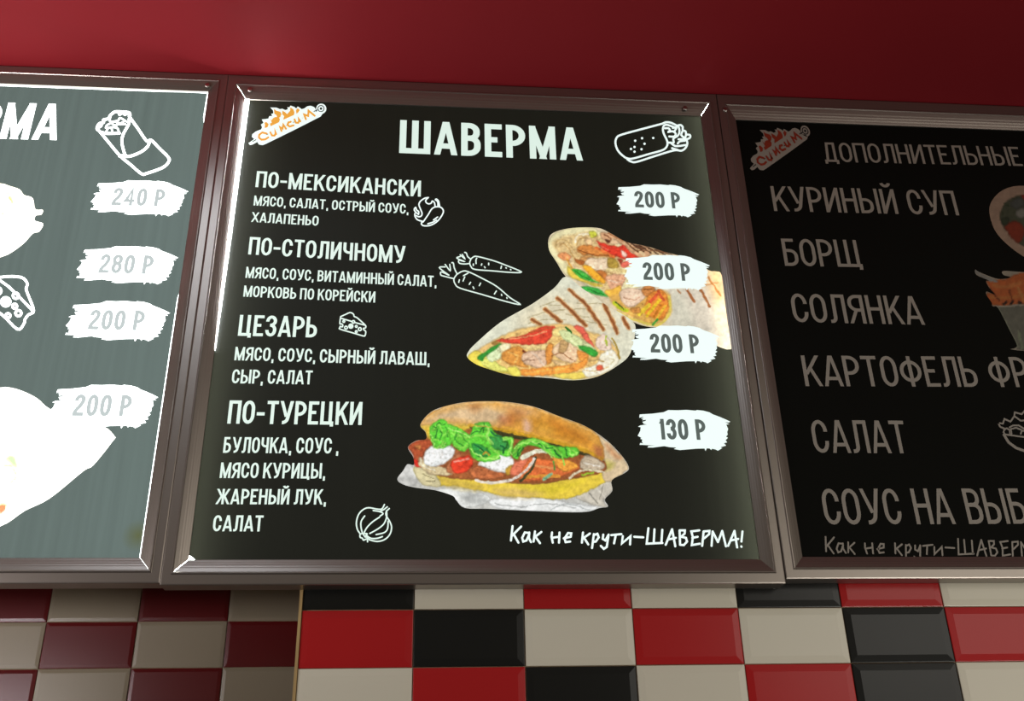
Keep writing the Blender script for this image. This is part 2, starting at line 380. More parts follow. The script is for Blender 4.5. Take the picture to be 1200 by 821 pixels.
# ------------------------------------------------------------------ painter for the printed food pictures (vertex colours)
def inside(P, X, Y):
    c = np.zeros(X.shape, bool); n = len(P)
    for i in range(n):
        x0, y0 = P[i]; x1, y1 = P[(i+1) % n]
        if y0 == y1: continue
        m = ((y0 > Y) != (y1 > Y)) & (X < (x1-x0)*(Y-y0)/(y1-y0)+x0); c ^= m
    return c
def segdist(P, X, Y, closed):
    d = np.full(X.shape, 1e9); n = len(P)
    for i in range(n if closed else n-1):
        a = np.array(P[i]); b = np.array(P[(i+1) % n]); ab = b-a; L = ab@ab+1e-9
        t = np.clip(((X-a[0])*ab[0]+(Y-a[1])*ab[1])/L, 0, 1)
        d = np.minimum(d, np.hypot(X-a[0]-t*ab[0], Y-a[1]-t*ab[1]))
    return d
def vnoise(X, Y, s, seed):
    r = np.random.RandomState(seed); T = r.rand(64, 64)
    x, y = X/s, Y/s; xi, yi = np.floor(x).astype(int), np.floor(y).astype(int); fx, fy = x-xi, y-yi
    fx = fx*fx*(3-2*fx); fy = fy*fy*(3-2*fy); g = lambda i, j: T[i % 64, j % 64]
    return (g(xi, yi)*(1-fx)+g(xi+1, yi)*fx)*(1-fy)+(g(xi, yi+1)*(1-fx)+g(xi+1, yi+1)*fx)*fy
def picture(name, outline, ops, base, step, m, parent, y, noise=.10, label=None, seed=3, busy=()):
    O = smooth(outline, 4, True); O = [p for p in O]
    xs = [p[0] for p in O]; ys = [p[1] for p in O]
    gx, gy = np.meshgrid(np.arange(min(xs), max(xs), step), np.arange(min(ys), max(ys), step))
    gx = gx.ravel(); gy = gy.ravel(); rr = np.random.RandomState(seed)
    gx = gx+rr.uniform(-.2, .2, gx.shape)*step; gy = gy+rr.uniform(-.2, .2, gy.shape)*step
    k = inside(O, gx, gy) & (segdist(O, gx, gy, True) > step*.5)
    pts = [Vector(p) for p in O]+[Vector((a, b)) for a, b in zip(gx[k], gy[k])]
    n = len(O)
    v, e, f, *_ = delaunay_2d_cdt(pts, [(i, (i+1) % n) for i in range(n)], [], 1, 1e-4)
    X = np.array([p[0] for p in v]); Y = np.array([p[1] for p in v])
    C = np.tile(np.array(base, float), (len(X), 1))
    wx = X+(vnoise(X, Y, 4, 11)-.5)*1.6; wy = Y+(vnoise(X, Y, 4, 12)-.5)*1.6
    for op in ops:
        kind, P, col = op[0], op[1], np.array(op[2], float); soft = .7
        if kind == 'p':
            soft = op[3] if len(op) > 3 else .8
            S = smooth(P, 3, True); d = segdist(S, wx, wy, True); ins = inside(S, wx, wy)
            a = np.where(ins, np.clip(.5+d/soft/2, 0, 1), np.clip(.5-d/soft/2, 0, 1)); al = op[4] if len(op) > 4 else 1
            sh = (np.where(ins, np.clip(d/1.9, 0, 1), 0)*.26+.82) if soft < 1.5 else np.ones(X.shape)
            a = a*al; C = C*(1-a[:, None])+col*sh[:, None]*a[:, None]
        else:
            w = op[3]; al = op[4] if len(op) > 4 else 1; d = segdist(smooth(P, 3), wx, wy, False)
            a = np.clip(.5+(w/2-d)/.8, 0, 1)*al; C = C*(1-a[:, None])+col*a[:, None]
    nz = (vnoise(X, Y, 1.6, seed)-.5)*.6+(vnoise(X, Y, 3.6, seed+1)-.5)*.7+(vnoise(X, Y, 9, seed+2)-.5)*.5
    bz = np.zeros(X.shape)
    for P in busy: bz = np.maximum(bz, inside(P, X, Y)*np.clip(segdist(P, X, Y, True)/2, 0, 1))
    n1, n2 = vnoise(X+Y*.5, Y*1.4-X*.4, 2.3, seed+7), vnoise(X*1.2, Y, 4.2, seed+8)
    fl = (np.clip(n1-.62, 0, 1)*1.3-np.clip(.36-n1, 0, 1)*1.5+np.clip(n2-.7, 0, 1)*1.2-np.clip(.27-n2, 0, 1)*1.8)*bz*.30
    C = C*(1+fl[:, None]*np.array([.9, 1.05, 1.15]))
    C = np.clip(C*(1+nz[:, None]*noise*2), 0, 255)/255
    Cl = np.where(C <= .04045, C/12.92, ((C+.055)/1.055)**2.4)
    vv = []
    for p in v:
        x, z = unproj(p[0], p[1]); vv.append((x, y, z))
    o = mesh_obj(name, vv, [tuple(q) for q in f], m, parent, label)
    ca = o.data.color_attributes.new('print', 'FLOAT_COLOR', 'POINT')
    ca.data.foreach_set('color', np.hstack([Cl, np.ones((len(Cl), 1))]).astype(np.float32).ravel())
    return o

# ------------------------------------------------------------------ light boxes
def lightbox(label, xl, xr, zt, zb, wt, wb, wl, wr, sheet_poly, smat, panel, leds, gaps, nm='menu_board'):
    root = bpy.data.objects.new(nm, None); COL.objects.link(root)
    root['label'] = label; root['category'] = 'menu board'; root['group'] = 'menu light boxes in a row'
    def loc_parent(o): o.parent = root; return o
    # rail profile: share of the width, distance in front of the sheet
    prof = [(0, -.0012), (.0, .0030), (.05, .0040), (.10, .0049), (.15, .0060), (.20, .0069), (.25, .0080), (.30, .0088), (.35, .0098), (.40, .0106), (.50, .0122),
            (.525, .0136), (.56, .0138), (.59, .0118), (.61, .0112), (.95, .0112), (.99, .0104), (1.0, .009), (1.0, -.030)]
    C = {'tl': (xl, zt, -1, 1, wl, wt), 'tr': (xr, zt, 1, 1, wr, wt), 'br': (xr, zb, 1, -1, wr, wb), 'bl': (xl, zb, -1, -1, wl, wb)}
    def rail(a, b, dirv):
        V = []; F = []; n = len(prof)
        for key, sgn in ((a, 1), (b, -1)):
            x, z, dx, dz, wx, wz = C[key]; g0 = gaps.get(key, 0)
            for s, o in prof:
                g = g0 if s < .5 else 0
                V.append((x+dx*s*wx+dirv[0]*sgn*g, D-o, z+dz*s*wz+dirv[1]*sgn*g))
        for i in range(n-1): F.append((i, i+1, n+i+1, n+i))
        o = mesh_obj('frame_rail', V, F, M_RAIL, root); return o
    rt = rail('tl', 'tr', (1, 0)); rail('tr', 'br', (0, -1)); rail('br', 'bl', (-1, 0)); rail('bl', 'tl', (0, 1))
    box('backing_tray', xl-wl+.001, xr+wr-.001, D+.0225, D+.0305, zb-wb+.001, zt+wt-.001, M_BOX, root)
    if panel:
        box('backlight_panel', xl-wl+.003, xr+wr-.003, D+.018, D+.0222, zb-wb+.003, zt+wt-.003, panel, root)
    for (x0, z0, x1, z1) in leds:
        box('led_strip', x0, x1, D+.008, D+.012, z0, z1, M_LED, root)
    V = [(x, D, z) for x, z in sheet_poly]
    sh = mesh_obj('menu_sheet', V, [tuple(range(len(V)))], smat, root)
    return root, sh
def screw(px, py, parent, wx=0):
    x, z = unproj(px, py, D-.0112)
    V = []; F = []; n = 14
    for r, y in ((.0062, 0), (.0062, -.0012), (.0048, -.0028), (.0022, -.0034)):
        V += [(x+r*math.cos(i*2*math.pi/n), D-.0112+y, z+r*math.sin(i*2*math.pi/n)) for i in range(n)]
    for k in range(3):
        for i in range(n): j = (i+1) % n; F.append((k*n+i, k*n+j, k*n+n+j, k*n+n+i))
    k = len(V); c = .0012                    # recessed cross slot
    F.append(tuple(range(3*n, 4*n)))
    return mesh_obj('screw', V, F, M_SCREW, parent)
Y1, Y2, Y3 = D-.0005, D-.0009, D-.0013

# --- centre board
cxl, cxr, czt, czb = -.42466, .62544, CAMZ+1.48893, CAMZ+.43916
lxr_, lzt_, lzb_ = -.50915, CAMZ+1.50536, CAMZ+.44271
rxl_, rzt_, rzb_ = .70860, CAMZ+1.48202, CAMZ+.44371
zmid = unproj(251, 408)[1]
poly = [(cxl+.0080, czt-.0006), (cxr+.004, czt+.004), (cxr+.004, czb-.003), (cxl+.014, czb-.003), (cxl+.010, czb+.0015), (cxl+.0035, czb+.007), (cxl-.004, czb+.010), (cxl-.004, zmid-.03), (cxl+.0010, zmid), (cxl+.0050, zmid+.25)]
TOPW = CEIL-.002
b2, s2 = lightbox('lit black shawarma menu light box, middle one, with wraps and a filled bun pictured', cxl, cxr, czt, czb, TOPW-czt, .047, .0424, .0412,
    poly, M_SH2, M_PAN2, [(cxl-.012, czb, cxl-.006, czt), (cxr+.006, czb, cxr+.012, czt)], {'bl': .0006, 'tr': .0005, 'tl': .0002})
for p in ((293, 105), (803, 127)): screw(*p, b2)
lv = []
for z_, w_, h_ in ((zmid-.005, .0004, .0030), (zmid+.10, .0012, .0052), (czt-.004, .0022, .0062)):
    lv += [(cxl+.0005, D-.0002, z_), (cxl+.0005, D-h_, z_), (cxl+.0005+w_, D-h_, z_), (cxl+.0005+w_, D-.0002, z_)]
mesh_obj('led_strip', lv, [(4*k+i, 4*k+(i+1) % 4, 4*k+4+(i+1) % 4, 4*k+4+i) for k in (0, 1) for i in range(4)]+[(0, 1, 2, 3), (8, 9, 10, 11)], M_LED2, b2, 'bare white light strip showing along the upper left edge')
W2 = lambda *a, **k: text(*a, WHITE2, s2, Y1, **k)
W2('ШАВЕРМА', (467.7, 179.3), (682.7, 188.3), 38.7, .158, gap=.10)
W2('ПО-МЕКСИКАНСКИ', (299.2, 219.2), (493, 230.5), 18.8, .138)
W2('МЯСО, САЛАТ, ОСТРЫЙ СОУС,', (297, 240.7), (478.7, 250.7), 11.5, .138)
W2('ХАЛАПЕНЬО', (294.5, 260), (373, 264.6), 11.5, .138)
W2('ПО-СТОЛИЧНОМУ', (290.7, 298), (474.4, 308.6), 20.5, .138)
W2('МЯСО, СОУС, ВИТАМИННЫЙ САЛАТ,', (287.5, 325.5), (511.5, 336.2), 13, .138)
W2('МОРКОВЬ ПО КОРЕЙСКИ', (285, 347.5), (439.5, 354.5), 13, .138)
W2('ЦЕЗАРЬ', (278.7, 393.3), (370.8, 395.4), 24.5, .138)
W2('МЯСО, СОУС, СЫРНЫЙ ЛАВАШ,', (274.5, 422), (503.5, 428), 15.7, .138)
W2('СЫР, САЛАТ', (271.2, 449), (365.5, 450.3), 16.3, .138)
W2('ПО-ТУРЕЦКИ', (266.2, 496.2), (423.6, 497.8), 27.2, .138)
W2('БУЛОЧКА, СОУС ,', (261.2, 530.4), (396.5, 531.4), 18.5, .138)
W2('МЯСО КУРИЦЫ,', (257.3, 559.9), (381, 560.6), 18.2, .138)
W2('ЖАРЕНЫЙ ЛУК,', (253, 590.6), (382, 591), 18, .138)
W2('САЛАТ', (248.9, 622.3), (307.4, 622.5), 18.8, .138)

# pictures
cW, c3, c4, c5, c8 = Crop(530, 250, 3.529), Crop(640, 250, 8.21), Crop(540, 340, 6), Crop(720, 280, 5.867), Crop(450, 450, 4)
def q(c, L): return [c(p) for p in L]
def Pn(c, L, col, soft=.9, al=1): return ('p', q(c, L), col, soft, al)
def Sn(c, L, col, w, al=1): return ('s', q(c, L), col, w, al)
back_out = q(cW, [(400, 100), (430, 75), (500, 60), (600, 60), (650, 80), (720, 118), (800, 135), (900, 165), (1000, 192), (1060, 235), (1090, 240)])+[(845.4, 322), (849, 350), (853, 380), (856.8, 409)]+q(cW, [(1050, 530), (960, 500), (900, 470), (820, 470), (750, 450), (640, 390), (540, 320), (470, 262), (430, 200), (400, 150)])
CREAM = (222, 214, 168)
ops = [
 Pn(cW, [(700, 330), (1140, 240), (1160, 560), (900, 470), (880, 330)], (222, 212, 192), 6),
 Pn(cW, [(900, 330), (940, 320), (1000, 460), (900, 470)], (205, 205, 185), 6, .6),
 Pn(cW, [(1060, 235), (1120, 240), (1135, 420), (1090, 380), (1060, 300)], (244, 196, 130), 8, .8),
 Pn(cW, [(1080, 400), (1140, 380), (1160, 560), (1100, 545)], (238, 222, 190), 6, .8),
 Sn(cW, [(970, 315), (1000, 365)], (170, 105, 60), 3.2), Sn(cW, [(1027, 315), (1065, 385)], (165, 105, 60), 3), Sn(cW, [(1058, 265), (1110, 340)], (185, 110, 50), 2.2, .8),
 Sn(cW, [(1040, 300), (1100, 285)], (190, 120, 60), 1.6, .6), Sn(cW, [(930, 318), (942, 330)], (180, 130, 90), 2),
 Pn(cW, [(690, 100), (800, 130), (900, 165), (960, 185), (900, 200), (760, 185)], (214, 184, 140), 2),
 Pn(c3, [(20, 270), (70, 200), (190, 150), (330, 130), (450, 140), (530, 180), (900, 420), (900, 700), (640, 821), (500, 760), (330, 660), (200, 600), (120, 500), (20, 350)], CREAM, 1),
 Pn(c3, [(60, 300), (110, 240), (260, 200), (420, 180), (520, 220), (700, 330), (720, 560), (640, 760), (420, 660), (260, 560), (160, 430)], (226, 196, 138), 2),
 Sn(c3, [(90, 330), (100, 270), (160, 250), (220, 290), (260, 350), (330, 410), (390, 440)], (206, 172, 112), 1.4), Sn(c3, [(130, 320), (160, 290), (210, 330), (250, 400), (300, 480)], (200, 160, 100), 1.4),
 Sn(c3, [(280, 280), (290, 225), (340, 200), (410, 205)], (246, 232, 196), 2), Sn(c3, [(290, 310), (320, 250), (400, 235)], (196, 156, 96), 1.2),
 Pn(c3, [(420, 170), (480, 180), (490, 215), (440, 240), (415, 215)], (196, 196, 70)),
 Pn(c3, [(110, 400), (180, 370), (240, 420), (215, 460), (150, 440)], (226, 150, 96)),
 Sn(c3, [(240, 440), (280, 520), (340, 540)], (236, 208, 160), 3), Sn(c3, [(200, 440), (250, 530), (300, 560)], (222, 160, 70), 2),
 Pn(c3, [(370, 250), (440, 245), (440, 310), (390, 300)], (232, 196, 146)),
 Pn(c3, [(290, 330), (400, 300), (480, 330), (620, 390), (640, 425), (540, 420), (430, 400), (340, 400)], (206, 132, 66)),
 Sn(c3, [(300, 345), (380, 380), (460, 400), (600, 410)], (150, 84, 36), 1.2), Sn(c3, [(440, 320), (520, 350), (600, 390)], (226, 150, 80), 2),
 Pn(c3, [(380, 400), (460, 420), (380, 470), (320, 440)], (196, 142, 84)), Pn(c3, [(270, 430), (370, 460), (350, 500), (300, 480)], (170, 96, 46)),
 Pn(c3, [(405, 430), (500, 430), (590, 440), (590, 530), (520, 560), (430, 530), (375, 480)], (226, 202, 170)),
 Pn(c3, [(590, 440), (650, 425), (695, 480), (685, 530), (600, 520)], (172, 142, 62)),
 Sn(c3, [(590, 540), (680, 545), (770, 560)], (226, 204, 140), 3.4), Sn(c3, [(560, 560), (640, 580)], (150, 110, 60), 1),
 Pn(c3, [(480, 265), (560, 290), (700, 320), (740, 300), (780, 330), (830, 380), (905, 425), (780, 435), (740, 440), (640, 405), (540, 345)], (216, 62, 44)),
 Sn(c3, [(510, 310), (600, 350)], (238, 130, 100), 1), Pn(c3, [(725, 355), (785, 395), (760, 425), (722, 395)], (240, 196, 180)),
 Sn(c3, [(480, 330), (560, 370), (650, 420)], (232, 120, 60), 3),
 Pn(c3, [(715, 490), (780, 450), (830, 480), (745, 525)], (226, 110, 90)), Pn(c3, [(690, 440), (740, 450), (720, 490)], (150, 60, 40)),
 Pn(c3, [(520, 180), (650, 200), (720, 250), (850, 290), (985, 330), (985, 430), (900, 430), (800, 350), (700, 290), (600, 290), (540, 250)], (206, 160, 120)),
 Sn(c3, [(560, 200), (620, 250), (600, 280)], (130, 80, 50), 1.6), Sn(c3, [(600, 190), (680, 230), (740, 260)], (170, 110, 70), 1.6), Pn(c3, [(560, 250), (620, 270), (590, 290)], (90, 50, 36)),
 Pn(c3, [(640, 240), (700, 280), (680, 300), (620, 290)], (226, 190, 150)), Sn(c3, [(760, 270), (860, 350), (940, 400)], (226, 196, 150), 3), Sn(c3, [(680, 200), (800, 300), (880, 370)], (110, 70, 44), 1.8),
 Pn(c3, [(860, 300), (940, 320), (960, 345), (880, 345)], (84, 54, 36)),
 Pn(c3, [(205, 505), (250, 540), (420, 660), (545, 690), (480, 705), (300, 640), (215, 600)], (216, 190, 76)),
 Pn(c3, [(245, 540), (330, 545), (400, 590), (450, 640), (520, 670), (450, 665), (370, 635), (290, 590)], (66, 178, 62)),
 Sn(c3, [(280, 555), (350, 600), (420, 640)], (28, 96, 30), .8), Sn(c3, [(320, 560), (390, 600)], (120, 214, 100), .8),
 Pn(c3, [(350, 500), (420, 510), (520, 590), (570, 655), (530, 672), (440, 620), (380, 550)], (238, 170, 52)),
 Pn(c3, [(480, 550), (560, 560), (600, 620), (570, 650)], (196, 120, 60)),
 Pn(c3, [(330, 715), (420, 698), (520, 735), (600, 790), (560, 800), (440, 770)], (64, 178, 74)), Sn(c3, [(400, 725), (480, 760), (560, 780)], (26, 100, 36), .9),
 Pn(c3, [(570, 620), (640, 585), (765, 590), (755, 660), (690, 740), (620, 730)], (218, 164, 128)), Sn(c3, [(590, 640), (680, 660), (740, 640)], (236, 200, 170), 1.4),
 Pn(c3, [(560, 740), (640, 730), (710, 690), (720, 821), (620, 821)], (242, 186, 76)),
 Pn(cW, [(700, 330), (880, 320), (905, 380), (900, 420), (840, 460), (760, 440), (690, 400), (650, 350)], (226, 176, 90), 2),
 Pn(c5, [(30, 370), (90, 335), (190, 350), (215, 395), (160, 450), (100, 475), (50, 430)], (228, 198, 170)), Sn(c5, [(60, 400), (130, 420), (170, 400)], (206, 160, 128), 1.2),
 Pn(c5, [(180, 345), (240, 320), (285, 345), (250, 390), (210, 400)], (196, 128, 70)), Sn(c5, [(200, 350), (260, 345)], (120, 66, 30), 1),
 Pn(c5, [(250, 370), (320, 345), (365, 395), (375, 470), (330, 555), (250, 540), (200, 500), (215, 430)], (222, 136, 56)),
 Sn(c5, [(215, 480), (290, 380)], (226, 96, 56), 4), Sn(c5, [(300, 360), (340, 420)], (206, 92, 50), 3),
 Sn(c5, [(170, 520), (240, 450)], (234, 200, 60), 4.4), Sn(c5, [(225, 525), (310, 420)], (240, 196, 50), 4), Sn(c5, [(265, 540), (330, 450)], (214, 130, 40), 2.4), Sn(c5, [(290, 550), (350, 460)], (240, 190, 60), 3),
 Pn(c5, [(110, 480), (170, 470), (180, 510), (130, 510)], (206, 140, 70)),
 Sn(c5, [(0, 440), (40, 475), (90, 495)], (200, 210, 50), 4), Sn(c5, [(10, 435), (60, 480)], (60, 90, 30), 1.4), Sn(c5, [(20, 500), (100, 545), (200, 575), (290, 590), (350, 555), (385, 480), (378, 400)], (222, 200, 92), 3),
 Sn(c5, [(265, 590), (295, 555)], (70, 150, 60), 2.6), Sn(c5, [(0, 500), (120, 575), (230, 600)], (206, 196, 150), 2),
]
for (a, b) in (((100, 12), (200, 90)), ((160, 30), (250, 100)), ((215, 45), (300, 105)), ((270, 65), (350, 105)), ((330, 82), (400, 110))):
    ops.append(Sn(c5, [a, b], (74, 48, 34), 1.7))
for (a, b) in (((110, 55), (200, 60)), ((150, 80), (260, 85)), ((250, 75), (360, 92))): ops.append(Sn(c5, [a, b], (130, 84, 54), 1.2, .8))
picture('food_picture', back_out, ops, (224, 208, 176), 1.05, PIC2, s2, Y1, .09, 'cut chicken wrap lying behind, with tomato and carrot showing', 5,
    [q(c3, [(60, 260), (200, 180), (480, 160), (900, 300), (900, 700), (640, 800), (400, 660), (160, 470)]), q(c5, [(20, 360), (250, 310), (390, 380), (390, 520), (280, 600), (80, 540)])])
front_out = q(cW, [(470, 262), (540, 312), (640, 380), (745, 445), (755, 500), (735, 580), (690, 625), (600, 675), (500, 690), (400, 681), (330, 676), (250, 672), (170, 650), (100, 625), (62, 595), (68, 570), (100, 535), (200, 450), (330, 375), (420, 310)])
ops = [
 Pn(c4, [(560, 60), (1100, 60), (1130, 300), (1000, 330), (700, 240), (400, 270)], (232, 214, 176), 14, .6),
 Pn(c4, [(1100, 100), (1250, 200), (1250, 480), (1110, 470)], (222, 220, 196), 8, .8)]
for L in ([(470, 192), (600, 152), (720, 138)], [(480, 232), (600, 206), (740, 212)], [(560, 112), (640, 82), (730, 68)], [(700, 140), (880, 128)], [(740, 170), (900, 190)], [(840, 212), (1030, 245)], [(820, 90), (1000, 96)], [(600, 100), (700, 110)]):
    ops.append(Sn(c4, L, (166, 152, 110), 1.1, .7))
for L in ([(680, 55), (750, 120), (830, 200), (878, 252)], [(765, 0), (870, 90), (950, 200), (1003, 280)], [(592, 133), (650, 180), (700, 222)], [(500, 208), (560, 242)], [(1005, 100), (1055, 195), (1100, 300)], [(1140, 195), (1178, 270)]):
    ops.append(Sn(c4, L, (206, 150, 92), 5.4, .8)); ops.append(Sn(c4, L, (146, 84, 44), 3, .95))
ops += [
 Pn(c4, [(60, 470), (120, 420), (230, 350), (400, 275), (640, 238), (780, 245), (900, 290), (1000, 320), (1080, 390), (1112, 480), (1060, 560), (960, 610), (820, 620), (560, 605), (360, 600), (150, 560)], (224, 186, 116), 1.4),
 Pn(c4, [(48, 480), (100, 425), (160, 450), (260, 530), (380, 585), (200, 580), (90, 545)], (226, 206, 84)),
 Pn(c4, [(130, 500), (200, 480), (330, 560), (300, 575), (200, 560)], (214, 214, 110)),
 Pn(c4, [(180, 450), (260, 400), (285, 440), (270, 490), (200, 500)], (212, 224, 176)), Pn(c4, [(270, 380), (350, 380), (330, 430), (290, 450)], (232, 222, 176)),
 Pn(c4, [(118, 475), (180, 425), (230, 395), (285, 372), (250, 415), (180, 460), (150, 502)], (52, 142, 52)),
 Pn(c4, [(220, 365), (300, 340), (260, 385), (220, 385)], (160, 120, 60)),
 Pn(c4, [(300, 430), (400, 395), (450, 430), (430, 490), (480, 545), (370, 530), (290, 490)], (208, 142, 66)), Sn(c4, [(330, 440), (400, 460), (380, 510)], (236, 180, 96), 2), Sn(c4, [(440, 430), (460, 440)], (130, 60, 30), 2.4),
 Pn(c4, [(440, 445), (540, 420), (605, 430), (600, 520), (540, 545), (440, 510)], (212, 178, 148)), Sn(c4, [(500, 440), (550, 480), (580, 530)], (232, 206, 180), 2), Sn(c4, [(430, 500), (520, 490)], (140, 96, 70), 1.2),
 Pn(c4, [(420, 385), (600, 375), (600, 410), (480, 420)], (228, 204, 140)),
 Pn(c4, [(600, 400), (650, 380), (640, 500), (600, 520)], (216, 142, 66)),
 Pn(c4, [(640, 430), (690, 365), (760, 370), (815, 410), (820, 470), (790, 512), (700, 490)], (224, 190, 152)), Pn(c4, [(700, 350), (760, 365), (740, 430), (690, 440)], (186, 150, 100)), Sn(c4, [(640, 460), (700, 440), (750, 470), (800, 500)], (156, 100, 60), 1.1), Pn(c4, [(640, 490), (740, 510), (750, 545), (660, 520)], (232, 196, 140)),
 Pn(c4, [(250, 352), (400, 325), (500, 290), (560, 258), (660, 252), (655, 295), (600, 370), (520, 382), (400, 382), (300, 366)], (212, 70, 50)), Sn(c4, [(340, 342), (450, 330), (600, 290)], (238, 150, 104), 1.6), Sn(c4, [(480, 300), (640, 262)], (190, 90, 50), 1.4),
 Pn(c4, [(650, 270), (720, 260), (760, 290), (680, 330), (640, 310)], (228, 204, 130)),
 Pn(c4, [(790, 252), (860, 260), (900, 330), (945, 405), (900, 392), (850, 320)], (216, 96, 76)),
 Pn(c4, [(690, 285), (760, 290), (880, 360), (950, 420), (890, 440), (800, 395), (720, 340)], (208, 218, 160)),
 Pn(c4, [(830, 388), (900, 400), (962, 440), (935, 468), (840, 412)], (58, 160, 58)), Sn(c4, [(740, 265), (775, 298)], (40, 110, 40), 2.4),
 Pn(c4, [(820, 420), (900, 450), (880, 490), (830, 490)], (230, 150, 70)),
 Pn(c4, [(950, 350), (1005, 305), (1055, 370), (1045, 425), (960, 415)], (230, 206, 186)),
 Pn(c4, [(400, 562), (600, 540), (820, 510), (900, 460), (870, 535), (760, 582), (520, 604), (420, 598)], (236, 152, 66)), Sn(c4, [(450, 580), (650, 560), (800, 530)], (246, 182, 90), 1.6),
 Pn(c4, [(330, 540), (400, 545), (420, 600), (350, 602)], (230, 216, 96)), Pn(c4, [(640, 595), (760, 580), (885, 578), (870, 615), (740, 628)], (230, 206, 96)),
 Pn(c4, [(990, 450), (1060, 415), (1110, 490), (1060, 560), (900, 615), (850, 560), (950, 520)], (232, 226, 202)), Sn(c4, [(900, 500), (960, 490), (1010, 500)], (196, 166, 110), 1.6), Sn(c4, [(850, 560), (940, 570), (1040, 540)], (206, 180, 130), 1.2), Sn(c4, [(1040, 480), (1075, 490), (1060, 520)], (200, 190, 150), 1),
 Pn(c4, [(955, 530), (990, 528), (998, 558), (960, 564)], (218, 96, 66)),
 Sn(c4, [(1065, 340), (1098, 400), (1113, 480)], (172, 140, 52), 2.2), Sn(c4, [(1022, 325), (1016, 350), (1030, 385)], (176, 196, 60), 2)]
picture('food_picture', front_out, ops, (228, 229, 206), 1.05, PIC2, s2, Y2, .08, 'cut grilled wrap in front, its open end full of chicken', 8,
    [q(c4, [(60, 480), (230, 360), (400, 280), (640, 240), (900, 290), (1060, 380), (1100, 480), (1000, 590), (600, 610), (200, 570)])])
bun_out = q(c8, [(170, 190), (220, 130), (300, 100), (400, 83), (560, 82), (700, 105), (820, 150), (940, 195), (1040, 260), (1110, 330), (1147, 388), (1130, 415), (1068, 450), (1070, 500), (1035, 540), (1050, 573), (1010, 580), (930, 600), (700, 594), (500, 584), (380, 580), (340, 545), (320, 522), (240, 497), (150, 485), (90, 470), (62, 445), (90, 405), (110, 375), (140, 378), (136, 340), (112, 295), (150, 265), (196, 258), (195, 225)])
